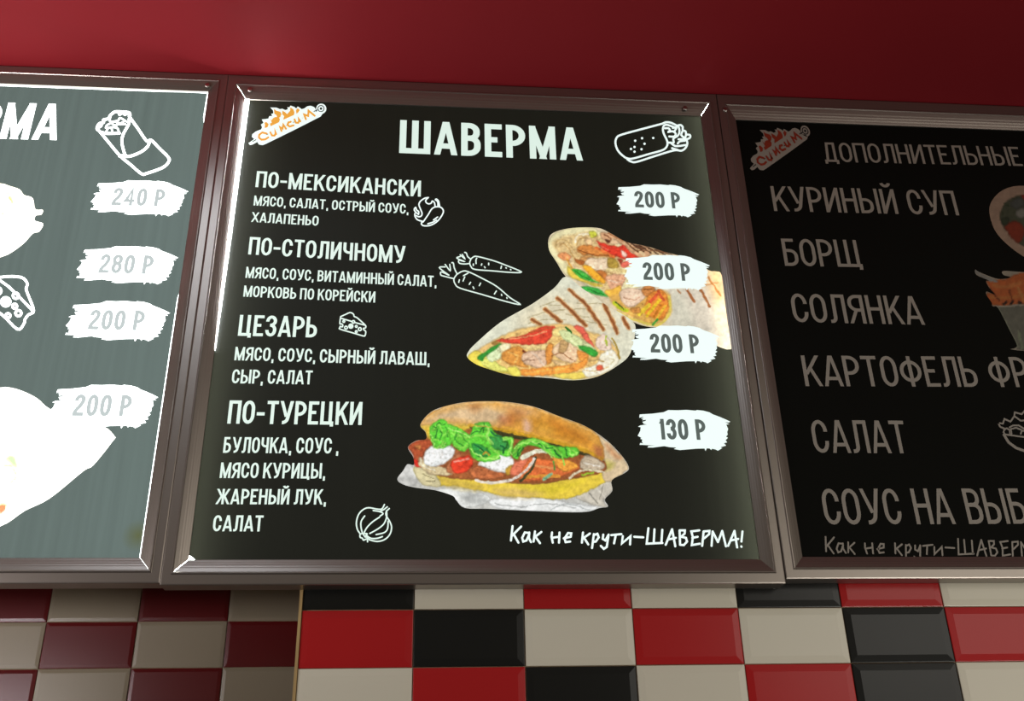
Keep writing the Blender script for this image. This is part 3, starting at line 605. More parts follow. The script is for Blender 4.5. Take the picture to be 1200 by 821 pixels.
ops = [
 Pn(c8, [(62, 440), (110, 375), (150, 400), (150, 470), (90, 470)], (206, 206, 202)), Pn(c8, [(70, 440), (150, 440), (150, 485)], (170, 170, 166), 3, .7),
 Pn(c8, [(240, 495), (400, 490), (500, 540), (380, 578)], (214, 216, 212)), Pn(c8, [(360, 520), (440, 510), (480, 550), (400, 560)], (176, 178, 174), 3, .8), Pn(c8, [(500, 540), (700, 530), (900, 560), (1000, 575), (930, 600), (560, 588)], (222, 224, 222)),
 Sn(c8, [(300, 500), (360, 560), (380, 575)], (236, 238, 236), 1.6), Sn(c8, [(520, 560), (640, 575), (760, 560), (900, 580)], (180, 182, 180), 1.4), Sn(c8, [(660, 540), (680, 580)], (240, 242, 240), 1.6), Sn(c8, [(780, 590), (860, 560), (960, 590)], (190, 194, 192), 1.6),
 Pn(c8, [(900, 520), (1060, 450), (1070, 500), (1030, 545), (1045, 575), (960, 560)], (188, 182, 168)), Sn(c8, [(960, 510), (1000, 560)], (140, 136, 124), 1.4), Sn(c8, [(1000, 490), (1040, 540)], (220, 214, 200), 1.6), Sn(c8, [(1030, 470), (1010, 540)], (150, 144, 130), 1.2),
 Pn(c8, [(145, 385), (260, 425), (500, 450), (700, 465), (900, 435), (1030, 405), (1060, 440), (960, 500), (850, 538), (700, 533), (560, 525), (450, 500), (330, 478), (200, 475), (158, 440)], (216, 190, 66)),
 Pn(c8, [(240, 440), (330, 440), (480, 480), (430, 500), (300, 478)], (204, 174, 80), 4, .7), Pn(c8, [(520, 490), (760, 490), (700, 532), (560, 525)], (212, 180, 110), 4, .7), Pn(c8, [(640, 475), (860, 470), (940, 450), (800, 510), (700, 500)], (222, 202, 52), 4, .8),
 Pn(c8, [(145, 385), (240, 425), (262, 480), (190, 475), (156, 440)], (204, 194, 152)), Sn(c8, [(180, 420), (230, 440)], (140, 130, 90), 1), Sn(c8, [(200, 455), (240, 452)], (120, 110, 80), 1),
 Pn(c8, [(980, 225), (1050, 270), (1110, 330), (1147, 388), (1125, 415), (1050, 460), (1020, 425), (1030, 350)], (206, 184, 148)), Pn(c8, [(1040, 280), (1110, 340), (1090, 350), (1050, 310)], (196, 130, 84), 3, .7), Pn(c8, [(1030, 360), (1080, 370), (1060, 400), (1030, 400)], (196, 186, 90), 3, .8),
 Pn(c8, [(150, 300), (230, 230), (400, 200), (640, 240), (900, 310), (1030, 360), (1030, 410), (900, 440), (700, 468), (450, 452), (260, 432), (160, 380)], (146, 84, 46)),
 Pn(c8, [(170, 192), (240, 185), (420, 195), (300, 240), (230, 280), (195, 228)], (214, 178, 64)),
 Pn(c8, [(400, 195), (640, 230), (900, 300), (960, 340), (700, 270), (500, 240)], (60, 56, 30)),
 Pn(c8, [(168, 190), (220, 130), (300, 100), (400, 82), (560, 81), (700, 105), (820, 150), (940, 195), (1010, 250), (1030, 355), (930, 315), (800, 278), (650, 237), (500, 208), (400, 193), (300, 182), (220, 190)], (208, 150, 66)),
 Pn(c8, [(185, 185), (250, 135), (380, 98), (480, 100), (570, 130), (570, 175), (470, 190), (380, 180), (300, 172)], (222, 196, 160), 6, .85), Pn(c8, [(560, 90), (680, 110), (720, 150), (640, 160), (580, 130)], (220, 176, 130), 6, .7),
 Pn(c8, [(400, 90), (450, 90), (450, 120), (410, 125)], (190, 120, 60), 5, .6), Pn(c8, [(540, 150), (600, 150), (600, 190), (550, 190)], (176, 100, 60), 4, .6), Pn(c8, [(655, 170), (690, 175), (685, 225), (655, 220)], (222, 180, 160), 3, .8),
 Pn(c8, [(700, 150), (900, 230), (980, 300), (850, 270), (720, 220)], (206, 138, 40), 6, .7), Sn(c8, [(400, 192), (500, 206), (650, 235), (800, 272), (930, 308), (1020, 348)], (206, 156, 40), 4, .9),
 Pn(c8, [(985, 290), (1020, 300), (1025, 345), (995, 335)], (176, 104, 66), 3, .8), Sn(c8, [(720, 120), (820, 155), (930, 200), (1000, 240)], (234, 190, 120), 1.6, .7),
 Pn(c8, [(112, 295), (150, 265), (215, 262), (225, 290), (185, 325), (172, 375), (142, 368), (136, 330)], (166, 78, 46)), Pn(c8, [(140, 290), (170, 285), (165, 310)], (206, 130, 70)), Pn(c8, [(140, 350), (175, 375), (170, 392), (145, 380)], (206, 50, 36)),
 Pn(c8, [(165, 340), (200, 370), (290, 395), (320, 425), (220, 425), (165, 385)], (198, 180, 140)), Sn(c8, [(170, 345), (180, 380), (240, 405)], (226, 216, 190), 1.4),
 Pn(c8, [(290, 395), (340, 320), (365, 345), (330, 420)], (176, 108, 70)),
 Pn(c8, [(190, 325), (240, 280), (290, 275), (335, 312), (300, 360), (240, 388), (190, 372)], (228, 230, 228)),
 Pn(c8, [(315, 362), (400, 335), (418, 372), (385, 412), (330, 416)], (222, 66, 42)), Sn(c8, [(330, 365), (400, 350)], (244, 150, 130), 2),
 Pn(c8, [(395, 400), (450, 385), (560, 415), (545, 442), (430, 442)], (182, 104, 62)), Pn(c8, [(440, 368), (560, 325), (606, 352), (602, 402), (560, 415), (480, 395)], (230, 232, 228)), Pn(c8, [(570, 395), (606, 375), (600, 415), (575, 425)], (206, 160, 60)),
 Pn(c8, [(608, 368), (700, 345), (695, 400), (600, 432)], (212, 116, 86)),
 Pn(c8, [(680, 350), (780, 355), (900, 372), (905, 400), (800, 440), (640, 452)], (208, 106, 56)), Sn(c8, [(700, 380), (800, 395)], (230, 150, 90), 3), Sn(c8, [(660, 435), (820, 430)], (226, 150, 60), 4), Pn(c8, [(790, 345), (860, 355), (910, 385), (840, 410)], (222, 150, 60)),
 Sn(c8, [(640, 452), (690, 400), (712, 345)], (70, 70, 40), 3), Sn(c8, [(430, 452), (500, 462), (600, 448), (670, 398), (705, 350)], (232, 222, 208), 3), Sn(c8, [(650, 345), (700, 318), (765, 312)], (222, 222, 196), 5),
 Pn(c8, [(940, 335), (1000, 350), (1035, 385), (1000, 405), (920, 392)], (184, 168, 144)), Sn(c8, [(870, 440), (910, 412), (960, 402), (1030, 412)], (224, 212, 180), 2.6), Sn(c8, [(940, 370), (1010, 385)], (226, 216, 200), 1.6), Sn(c8, [(930, 425), (980, 415)], (150, 180, 50), 2.4),
 Sn(c8, [(750, 445), (785, 422)], (130, 180, 140), 3.4), Sn(c8, [(800, 400), (795, 360)], (90, 150, 60), 1.6),
]
GL, GD, GM = (142, 222, 84), (44, 118, 44), (92, 192, 56)
ops += [
 Pn(c8, [(213, 205), (240, 180), (262, 162), (300, 180), (335, 230), (310, 285), (250, 302), (222, 270)], GM),
 Pn(c8, [(300, 190), (350, 205), (408, 240), (420, 265), (375, 316), (322, 285)], (104, 200, 62)),
 Pn(c8, [(400, 255), (425, 185), (490, 178), (515, 225), (560, 250), (600, 245), (606, 290), (590, 340), (540, 330), (545, 350), (470, 366), (420, 345), (395, 300)], GM),
 Pn(c8, [(480, 250), (560, 255), (590, 300), (530, 310)], (60, 150, 70)), Pn(c8, [(410, 280), (470, 290), (500, 330), (440, 340)], (50, 140, 60)),
 Pn(c8, [(603, 305), (640, 265), (700, 253), (760, 270), (800, 290), (900, 298), (912, 330), (860, 345), (800, 345), (760, 315), (700, 290), (655, 295), (632, 350), (605, 342)], GM),
 Sn(c8, [(225, 220), (260, 190), (275, 240), (300, 220)], GL, 2), Sn(c8, [(235, 260), (280, 270), (260, 298)], GL, 2), Sn(c8, [(250, 210), (240, 250)], GD, 1.2), Sn(c8, [(290, 200), (300, 250)], GD, 1, .7),
 Sn(c8, [(320, 230), (370, 250), (400, 250)], GL, 2.4), Sn(c8, [(330, 290), (370, 300), (400, 270)], GL, 2), Sn(c8, [(345, 210), (330, 260)], (70, 160, 50), 2),
 Sn(c8, [(430, 200), (470, 190), (490, 210), (480, 245), (500, 280)], GL, 2.4), Sn(c8, [(410, 250), (450, 240), (490, 250)], GL, 2), Sn(c8, [(440, 350), (500, 345), (540, 330), (500, 300)], GL, 2.4), Sn(c8, [(470, 180), (465, 225)], GD, 1.2),
 Sn(c8, [(560, 255), (590, 250), (600, 280), (580, 330)], GL, 2.2), Sn(c8, [(555, 270), (580, 275), (560, 320)], GD, 2), Sn(c8, [(450, 310), (490, 330)], GL, 1.6),
 Sn(c8, [(610, 320), (650, 275), (710, 262), (760, 280), (780, 320), (800, 340)], GL, 2.4), Sn(c8, [(620, 340), (655, 300)], GD, 1.2), Sn(c8, [(800, 300), (830, 330), (845, 378)], GL, 1.8), Sn(c8, [(870, 305), (900, 320), (880, 340)], GL, 1.8), Sn(c8, [(720, 275), (760, 300), (790, 300)], GD, 1.4), Sn(c8, [(850, 300), (860, 335)], GD, 1.6),
 Sn(c8, [(216, 235), (228, 250), (218, 265), (236, 276), (232, 292), (250, 300), (262, 288), (275, 296), (290, 276)], (168, 236, 110), 1.2), Sn(c8, [(232, 198), (246, 205), (250, 190), (262, 178), (270, 192), (286, 186)], (30, 96, 36), 1), Sn(c8, [(262, 215), (272, 235), (262, 262)], (54, 140, 44), 1.6),
 Sn(c8, [(300, 205), (318, 216), (340, 220), (372, 232), (402, 246)], (176, 240, 120), 1.2), Sn(c8, [(330, 250), (345, 275), (370, 290)], (58, 150, 48), 1.6), Sn(c8, [(356, 232), (380, 262), (398, 282)], (70, 160, 50), 1.4),
 Sn(c8, [(412, 235), (430, 222), (450, 226), (458, 205), (478, 200)], (30, 100, 44), 1.2), Sn(c8, [(484, 196), (492, 220), (482, 240), (496, 262), (512, 280)], (172, 240, 116), 1.6), Sn(c8, [(500, 222), (520, 240), (552, 248)], (34, 110, 60), 1.8),
 Sn(c8, [(402, 300), (420, 322), (446, 332), (470, 352), (496, 346), (520, 352), (540, 334)], (180, 244, 120), 1.4), Sn(c8, [(428, 286), (450, 300), (470, 320)], (28, 96, 50), 1.8), Sn(c8, [(462, 330), (480, 318), (492, 332)], (190, 150, 50), 1.6),
 Sn(c8, [(560, 262), (578, 258), (596, 262), (600, 284), (590, 312), (604, 332)], (172, 240, 112), 1.3), Sn(c8, [(548, 290), (562, 300), (560, 322)], (24, 90, 50), 2.2),
 Sn(c8, [(612, 300), (630, 282), (652, 272), (668, 282), (690, 268), (712, 276), (732, 272)], (176, 242, 116), 1.3), Sn(c8, [(640, 300), (626, 322), (630, 340)], (40, 120, 44), 1.4), Sn(c8, [(745, 290), (760, 312), (778, 326), (786, 345)], (172, 240, 112), 1.3),
 Sn(c8, [(800, 312), (812, 330), (830, 340)], (36, 110, 44), 1.8), Sn(c8, [(868, 312), (878, 330), (896, 332), (906, 318)], (172, 240, 112), 1.2),
 Sn(c8, [(200, 165), (260, 122), (340, 98), (440, 88), (560, 88), (700, 112)], (232, 196, 140), 2, .6), Sn(c8, [(560, 200), (700, 232), (850, 272), (960, 306)], (232, 176, 60), 1.6, .7), Sn(c8, [(300, 182), (420, 192), (520, 204)], (226, 186, 80), 1.6, .7),
 Pn(c8, [(780, 160), (900, 215), (960, 270), (880, 250), (800, 210)], (190, 112, 34), 5, .55), Pn(c8, [(590, 120), (660, 130), (640, 175), (590, 170)], (178, 100, 44), 5, .45), Pn(c8, [(730, 190), (790, 215), (770, 240), (720, 225)], (228, 176, 76), 5, .6)]
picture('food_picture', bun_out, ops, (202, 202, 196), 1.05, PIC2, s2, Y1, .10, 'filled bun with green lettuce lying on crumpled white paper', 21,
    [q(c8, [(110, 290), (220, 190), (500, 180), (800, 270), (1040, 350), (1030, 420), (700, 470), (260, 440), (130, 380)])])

# price brush patches
cP = Crop(715, 210, 10.9)
BR = [(105, 105), (250, 100), (380, 88), (430, 68), (490, 70), (540, 72), (640, 70), (740, 80), (760, 74), (830, 82), (900, 100), (940, 122), (1020, 150), (1090, 178), (1138, 200), (1120, 208), (1075, 203), (1125, 225), (1090, 228),
      (1112, 275), (1100, 300), (1105, 330), (1085, 350), (1108, 362), (1080, 385), (1098, 408), (1060, 415), (1085, 440), (1020, 455), (1040, 465), (990, 490), (970, 478), (925, 468), (915, 482), (900, 466), (865, 462), (850, 490), (838, 464), (740, 464), (560, 474), (490, 462), (520, 448), (440, 442), (380, 430),
      (250, 442), (190, 440), (200, 425), (280, 422), (120, 412), (100, 412), (108, 392), (140, 398), (125, 375), (135, 360), (110, 352), (120, 340), (80, 320), (95, 295), (110, 270), (115, 235), (85, 228), (110, 216), (185, 208), (150, 200), (135, 180), (170, 172), (180, 160), (130, 165), (150, 150), (120, 148), (155, 128), (100, 138)]
bc = unproj(770.6, 235.5)
def price(cx, cy_, txt, sheet, wm, gm, yy=Y3, k=1.0, lab=None):
    c = unproj(cx, cy_); xf = lambda x, z: (c[0]+(x-bc[0])*k, c[1]+(z-bc[1])*k)
    poly_art('price_patch', [BR], wm, sheet, yy, cP, xf)
    V, F, W = text_shape(txt, .175, .085)
    x0, z0 = unproj(744.3, 243.3); x1, z1 = unproj(798, 244.9); zt = unproj(744.3, 224.2)[1]
    W0 = text_shape('200 Р', .175, .085)[2]; s = (x1-x0)/W0
    xs = x0+(W0-W)*s*.25
    vv = [(*[xf(xs+p[0]*s, z0+p[1]*(zt-z0)-.0000*p[0])[0]], yy-.0004-p[2], xf(0, z0+p[1]*(zt-z0)+(z1-z0)*p[0]/W0)[1]) for p in V]
    mesh_obj('price_text', vv, F, gm, sheet)
G[' '] = (.19, [])
for cx, cy_, t_ in ((770.6, 235.5, '200 Р'), (781.4, 319.6, '200 Р'), (790.8, 403.8, '200 Р'), (801.2, 504.5, '130 Р')):
    price(cx, cy_, t_, s2, WHITE2B, GREY2)
# drawn icons of the centre board
icw = Crop(715, 135, 12)
line_art('wrap_drawing', icw, [
 [(735, 120), (450, 195), (160, 275), (90, 320), (75, 400), (110, 500), (190, 580), (250, 610), (330, 608), (540, 548), (740, 490), (800, 430), (800, 360), (750, 250), (745, 170), (790, 135), (900, 170)],
 [(735, 120), (790, 100), (860, 110), (940, 150)], [(240, 620), (300, 655), (380, 655), (640, 572), (900, 495), (1000, 500), (1060, 460), (1085, 400), (1075, 350)],
 [(940, 150), (990, 140), (1020, 170), (1020, 210), (1060, 230), (1070, 270), (1120, 280), (1120, 320), (1060, 340), (1060, 300), (1070, 270)],
 [(770, 185), (820, 185), (840, 215), (820, 235), (880, 228), (920, 260), (900, 300), (830, 300)], [(960, 160), (975, 230), (950, 290), (890, 330), (890, 390), (820, 385)],
 [(850, 385), (920, 435), (1060, 420)], [(870, 465), (950, 490)], [(1020, 220), (1000, 280), (1050, 330), (960, 340)], [(950, 400), (980, 370), (1050, 360)], [(880, 180), (930, 175), (905, 225)]],
 2.3, WHITE2B, s2, Y1, dots=[(x, y_, 17) for x, y_ in ((605, 322), (448, 325), (352, 360), (483, 403), (342, 448), (292, 476), (440, 480), (342, 515))])
line_art('chilli_drawing', Crop(480, 225, 18.24), [
 [(400, 120), (320, 135), (230, 200), (200, 270), (230, 360), (265, 450), (250, 510), (200, 530), (140, 505)], [(400, 120), (350, 170), (350, 220), (400, 255), (460, 240), (485, 195), (530, 230), (545, 310)],
 [(190, 480), (120, 420), (100, 370), (130, 330), (150, 385), (195, 420), (190, 480)], [(115, 460), (115, 520), (170, 595), (290, 632)],
 [(290, 640), (400, 480), (460, 380), (530, 325), (640, 318), (710, 370), (712, 460), (600, 620), (450, 710), (310, 722), (255, 690), (260, 650), (290, 640)],
 [(550, 165), (600, 210), (605, 310)], [(550, 165), (575, 152), (620, 200), (640, 300)], [(510, 600), (600, 535)], [(390, 680), (500, 645), (575, 600)]], 1.6, WHITE2B, s2, Y1)
line_art('carrots_drawing', Crop(510, 285, 10.26), [
 [(430, 190), (460, 165), (510, 160), (700, 210), (850, 265), (1035, 345), (900, 350), (700, 333), (480, 315), (430, 280), (415, 235), (430, 190)],
 [(425, 190), (390, 160), (375, 120), (355, 110)], [(300, 140), (355, 185), (325, 135)], [(300, 160), (260, 180), (350, 220), (285, 205), (290, 240), (350, 250), (410, 245)],
 [(500, 180), (490, 200), (492, 245)], [(458, 250), (458, 268)], [(560, 248), (555, 265)], [(592, 283), (600, 295)], [(643, 240), (643, 260)], [(797, 275), (790, 303)], [(850, 295), (855, 300)], [(905, 315), (910, 320)],
 [(260, 375), (320, 340), (390, 340), (560, 420), (740, 520), (900, 655), (1020, 735), (850, 700), (560, 615), (300, 540), (240, 490), (225, 430), (260, 375)],
 [(262, 368), (230, 300), (218, 240), (200, 235)], [(220, 425), (120, 400), (68, 382), (75, 345), (165, 385)], [(165, 385), (50, 295), (120, 285)], [(120, 255), (180, 330), (175, 255)],
 [(395, 360), (340, 390)], [(355, 405), (335, 455)], [(290, 440), (283, 470)], [(425, 470), (410, 495)], [(455, 525), (465, 545)], [(545, 480), (530, 510)], [(735, 575), (712, 610)], [(797, 615), (800, 628)], [(860, 655), (864, 662)]], 1.5, WHITE2, s2, Y1)
line_art('cheese_drawing', Crop(390, 360, 20.5), [
 [(190, 225), (300, 175), (400, 130), (450, 135), (500, 170), (515, 220), (580, 250), (680, 335), (770, 420), (795, 460), (780, 500), (740, 505), (745, 540), (790, 580), (780, 660), (740, 690), (500, 620), (190, 530), (165, 500), (180, 460)],
 [(180, 460), (230, 470), (240, 430), (215, 400), (170, 390), (190, 225)], [(200, 265), (455, 340)], [(540, 370), (770, 430)]], 1.6, WHITE2, s2, Y1,
 circles=((495, 350, 30), (265, 340, 22), (318, 490, 34), (435, 455, 48), (435, 455, 18), (565, 460, 22), (650, 525, 36), (565, 585, 22)))
line_art('onion_drawing', Crop(410, 585, 14.93), [
 [(180, 600), (130, 520), (115, 400), (150, 270), (230, 180), (330, 145), (480, 170), (560, 165), (605, 90)], [(540, 200), (590, 180), (655, 130)],
 [(690, 160), (640, 210), (635, 280), (700, 390), (730, 490), (700, 610), (610, 700), (480, 735), (340, 705)], [(410, 195), (530, 215), (580, 250), (530, 290)],
 [(520, 310), (400, 390), (300, 490), (245, 590)], [(640, 200), (645, 300), (600, 420), (500, 510), (350, 595)], [(670, 380), (660, 510), (600, 580), (460, 615)],
 [(260, 290), (200, 380), (195, 480), (220, 590)], [(570, 650), (480, 680), (370, 680), (290, 630)], [(180, 600), (180, 660), (220, 680), (240, 712), (300, 690), (310, 740)], [(200, 600), (300, 600), (280, 640), (340, 700)], [(240, 620), (270, 660)]], 1.7, WHITE2, s2, Y1)
# hand-lettered slogan
hA, hB = [], []
HW = [[(85, 90), (70, 225)], [(165, 95), (80, 180)], [(95, 165), (140, 245)], [(240, 155), (200, 150), (175, 200), (185, 235), (215, 225), (242, 165)], [(242, 150), (238, 200), (258, 240)],
 [(295, 140), (282, 235)], [(355, 145), (290, 195)], [(300, 190), (342, 250)], [(455, 150), (450, 190), (462, 245)], [(455, 200), (520, 190)], [(525, 150), (520, 245)],
 [(565, 205), (630, 190), (635, 158), (605, 155), (572, 205), (582, 240), (625, 235)], [(745, 150), (735, 245)], [(810, 160), (745, 205)], [(755, 200), (795, 262)],
 [(847, 165), (830, 295)], [(847, 175), (880, 162), (893, 195), (865, 235), (838, 238)], [(935, 170), (930, 210), (955, 225), (985, 170)], [(985, 170), (968, 285), (940, 303), (912, 275)],
 [(1010, 175), (1105, 165)], [(1052, 175), (1036, 252)], [(1118, 185), (1110, 252), (1190, 185), (1186, 262)], [(1225, 190), (1310, 195)]]
def b_(L): return [(x+1120, y_) for x, y_ in L]
HW += [b_(L) for L in ([(238, 110), (222, 255), (370, 248)], [(295, 120), (288, 250)], [(368, 125), (360, 248)], [(460, 120), (400, 265)], [(460, 120), (490, 280)], [(425, 215), (495, 200)],
 [(530, 130), (535, 265)], [(530, 130), (580, 130), (578, 160), (545, 190), (590, 200), (600, 235), (570, 268), (535, 265)], [(715, 130), (640, 140), (655, 195), (645, 268), (720, 255)], [(650, 200), (700, 190)],
 [(755, 145), (742, 275)], [(755, 140), (810, 135), (808, 165), (760, 205)], [(830, 275), (840, 140)], [(840, 140), (890, 240)], [(890, 240), (930, 135)], [(930, 135), (965, 280)],
 [(1045, 135), (985, 275)], [(1045, 135), (1070, 290)], [(1010, 225), (1080, 210)], [(1120, 140), (1110, 235)], [(1108, 280), (1111, 284)])]
line_art('slogan_text', Crop(590, 605, 8), HW, 2.5, WHITE2B, s2, Y1, sm=False)
# logo: skewer with flames
cL = Crop(280, 115, 10)
LB = [(112, 528), (130, 550), (160, 545), (215, 515), (235, 545), (280, 552), (320, 535), (640, 378), (960, 215), (978, 185), (950, 165), (905, 160), (895, 120), (880, 105), (840, 90), (800, 97), (765, 122),
      (735, 130), (720, 118), (690, 98), (672, 122), (652, 105), (605, 88), (590, 110), (568, 105), (575, 130), (545, 142), (510, 125), (480, 130), (440, 112), (368, 110), (400, 145), (405, 180), (378, 185), (390, 210), (355, 212), (345, 240), (318, 245), (268, 250), (288, 290), (258, 310), (272, 345), (258, 368), (200, 390), (155, 425), (152, 455), (180, 480)]
FL = [[(300, 290), (322, 280), (350, 310), (335, 345), (300, 352), (305, 320)], [(365, 232), (385, 262), (400, 236), (430, 222), (470, 230), (482, 252), (470, 285), (372, 332), (362, 300), (385, 290)],
      [(410, 125), (435, 148), (485, 162), (500, 190), (485, 225), (450, 238), (440, 200), (415, 185)], [(508, 148), (545, 168), (565, 190), (600, 150), (602, 108), (640, 135), (652, 170), (645, 200), (518, 258), (530, 215), (508, 190)],
      [(668, 145), (690, 118), (712, 142), (700, 165), (675, 188)]]
LT = [[(325, 418), (275, 405), (238, 432), (235, 465), (265, 490), (310, 485), (345, 462)], [(368, 402), (388, 440), (418, 442), (430, 420), (420, 368), (436, 425)],
      [(500, 388), (480, 340), (512, 362), (520, 312), (552, 362)], [(608, 280), (580, 288), (570, 318), (595, 336), (640, 322)], [(652, 252), (668, 290), (695, 292), (706, 270), (698, 235), (720, 275)],
      [(785, 250), (765, 195), (812, 212), (816, 150), (888, 210)]]
def logo(sheet, wm, om, km, xf=None):
    poly_art('logo_shape', [LB, disc((965, 125), 60, 20)], wm, sheet, Y1, cL, xf)
    poly_art('logo_flames', FL, om, sheet, Y2, cL, xf)
    line_art('logo_text', cL, LT, 2.3, om, sheet, Y2, xf=xf, sm=False)
    o = line_art('logo_details', cL, [[(880, 158), (925, 140)], [(160, 512), (200, 490)], [(325, 430), (342, 424), .7], [(636, 287), (652, 281), .7]], 1.0, km, sheet, Y2, dots=((962, 125, 15), (448, 372, 4), (553, 323, 4), (743, 235, 4)), circles=((962, 125, 36),), xf=xf); o['kind'] = 'stuff'
logo(s2, WHITE2B, ORANGE2, BLACK2)

# --- left board
WB = 1.05
lxl_ = lxr_-WB-.02
zA = unproj(241, 150)[1]; zB = unproj(214, 330)[1]; zC = unproj(210, 350)[1]
poly1 = [(lxl_-.003, lzt_-.0065), (lxr_-.10, lzt_-.0035), (lxr_-.05, lzt_-.0022), (lxr_-.003, lzt_-.003), (lxr_-.0035, zA+.03), (lxr_+.003, zA-.01), (lxr_+.003, zB), (lxr_-.0026, zC), (lxr_-.0026, lzb_+.2), (lxr_-.0022, lzb_-.003), (lxl_-.003, lzb_-.003)]
b1, s1 = lightbox('brightest lit menu light box at the left edge, washed-out grey, priced 240 and 280', lxl_, lxr_, lzt_, lzb_, TOPW-lzt_, .047, .042, .0420,
    poly1, M_SH1, M_PAN1, [], {'br': .0003})
screw(243, 100, b1)
text('ШАВЕРМА', (-165, 158.5), (65.8, 164.2), 43, .158, WHITE1, s1, Y1)
for cx, cy_, t_ in ((163, 232.5, '240 Р'), (148.8, 311, '280 Р'), (137.5, 376.5, '200 Р'), (120.8, 476.5, '200 Р')):
    price(cx, cy_, t_, s1, WHITE1, GREY1, k=1.03)
line_art('wrap_drawing', Crop(110, 125, 9.66), [
 [(400, 110), (500, 250), (600, 390), (650, 380), (745, 475), (840, 570), (850, 620), (780, 690), (600, 755), (540, 760), (420, 660), (300, 560), (185, 425), (70, 285), (35, 250), (60, 195), (110, 180), (110, 150), (170, 135), (185, 100), (240, 60), (320, 60), (400, 70), (410, 110)],
 [(70, 285), (150, 305), (290, 300)], [(400, 140), (395, 200), (330, 320), (320, 420), (352, 545)], [(330, 565), (420, 560), (540, 510), (610, 450), (630, 400)], [(290, 560), (360, 550)],
 [(190, 110), (185, 170), (270, 160), (300, 130), (370, 170), 2], [(135, 240), (150, 210), (200, 190), (240, 215), (280, 200), (360, 200), 2], [(140, 290), (170, 240), (260, 240), (285, 290), 2], [(200, 240), (210, 290), 2], [(60, 240), (90, 215), (60, 200), 2], [(280, 70), (290, 95), (330, 75), (350, 95), (380, 80), 2], [(240, 170), (300, 190), (340, 170), 2]], 3.1, WHITE1, s1, Y1)
line_art('cheese_drawing', Crop(0, 190, 3.91), [[(-90, 560), (5, 527), (95, 527), (125, 555), (120, 580), (130, 610), (155, 680), (130, 700), (115, 720), (110, 740), (80, 765), (5, 695), (-90, 640), (-90, 560)], [(-80, 570), (5, 545), (150, 680)]], 2.9, WHITE1, s1, Y1,
 circles=((73, 612, 13), (27, 640, 20), (27, 640, 6), (68, 660, 10), (85, 692, 13), (37, 703, 10), (-10, 590, 16)))
cs = Crop(0, 190, 3.91); cw1 = Crop(0, 440, 4.105)
picture('food_picture', q(cs, [(-350, 250), (-250, 140), (-100, 95), (5, 98), (40, 108), (90, 125), (110, 150), (150, 165), (162, 215), (196, 219), (190, 240), (165, 245), (160, 268), (198, 282), (180, 318), (150, 328), (100, 380), (5, 435), (-150, 440), (-300, 360)]),
 [Pn(cs, [(10, 120), (70, 130), (110, 160), (90, 185), (40, 175)], (226, 222, 140), 5, .8), Pn(cs, [(-150, 130), (0, 110), (60, 200), (-60, 260)], (206, 196, 120), 8, .7), Sn(cs, [(10, 350), (50, 360), (60, 345)], (196, 150, 100), 1.4), Sn(cs, [(50, 300), (85, 300), (90, 285)], (200, 160, 110), 1.6), Pn(cs, [(3, 235), (18, 230), (15, 245)], (226, 140, 110)), Sn(cs, [(-60, 200), (-10, 260)], (210, 120, 80), 4), Sn(cs, [(40, 160), (60, 190)], (150, 150, 60), 1.2)],
 (238, 234, 222), 1.6, PIC1, s1, Y1, .05)
picture('food_picture', q(cw1, [(-500, 300), (-300, 130), (-100, 70), (0, 58), (50, 58), (110, 75), (180, 110), (240, 160), (380, 215), (500, 245), (552, 292), (545, 312), (450, 430), (400, 460), (240, 590), (120, 650), (0, 725), (-200, 760), (-400, 600)]),
 [Pn(cw1, [(0, 400), (60, 380), (85, 440), (80, 500), (40, 530), (-60, 540), (-60, 400)], (206, 196, 160), 2), Pn(cw1, [(30, 395), (70, 385), (85, 440), (60, 430)], (130, 190, 110), 2), Sn(cw1, [(10, 430), (50, 435), (80, 480), (50, 520)], (170, 150, 110), 1.4), Pn(cw1, [(-20, 560), (50, 590), (30, 640), (-20, 650)], (214, 206, 150), 3), Pn(cw1, [(0, 625), (28, 622), (25, 650), (0, 665)], (206, 90, 60)), Sn(cw1, [(200, 375), (270, 398)], (206, 190, 120), 1.6, .6), Sn(cw1, [(340, 385), (375, 390)], (206, 190, 130), 1.2, .5)],
 (240, 238, 230), 1.8, PIC1, s1, Y1, .03)

# --- right board (not lit)
rxr_ = rxl_+WB
poly3 = [(rxl_-.003, rzb_-.003), (rxl_-.003, rzt_+.003), (rxr_+.003, rzt_+.003), (rxr_+.003, rzb_-.003)]
b3, s3 = lightbox('unlit dark menu light box at the right, listing soups, fries, salad and sauces', rxl_, rxr_, rzt_, rzb_, TOPW-rzt_, .043, .0405, .042, poly3, M_SH3, None, [], {})
screw(850, 128.6, b3)
G[' '] = (.22, [])
W3 = lambda *a, **k: text(*a, WHITE3, s3, Y1, **k)
W3('ДОПОЛНИТЕЛЬНЫЕ', (967.2, 189.5), (1199, 194.6), 22.5, .105)
W3('КУРИНЫЙ СУП', (907.2, 247.2), (1124.2, 252.4), 29, .11)
W3('БОРЩ', (920, 311.4), (1011.3, 313.0), 31.7, .11)
W3('СОЛЯНКА', (930.6, 377.4), (1083.9, 380.5), 33.5, .11)
W3('КАРТОФЕЛЬ ФРИ', (944, 452.3), (1147.8, 453.2), 35.8, .11, fit='КАРТОФЕЛЬ')
W3('САЛАТ', (954.9, 530.4), (1065.6, 531), 38.4, .11)
W3('СОУС НА ВЫБОР', (967.7, 614.5), (1120, 613.8), 42, .11, fit='СОУС НА')
h0 = unproj(597, 633.5); h0b = unproj(757, 638); h1 = unproj(966.3, 646.2); h1b = unproj(1121, 643.5)
hk = (h1b[0]-h1[0])/(h0b[0]-h0[0])
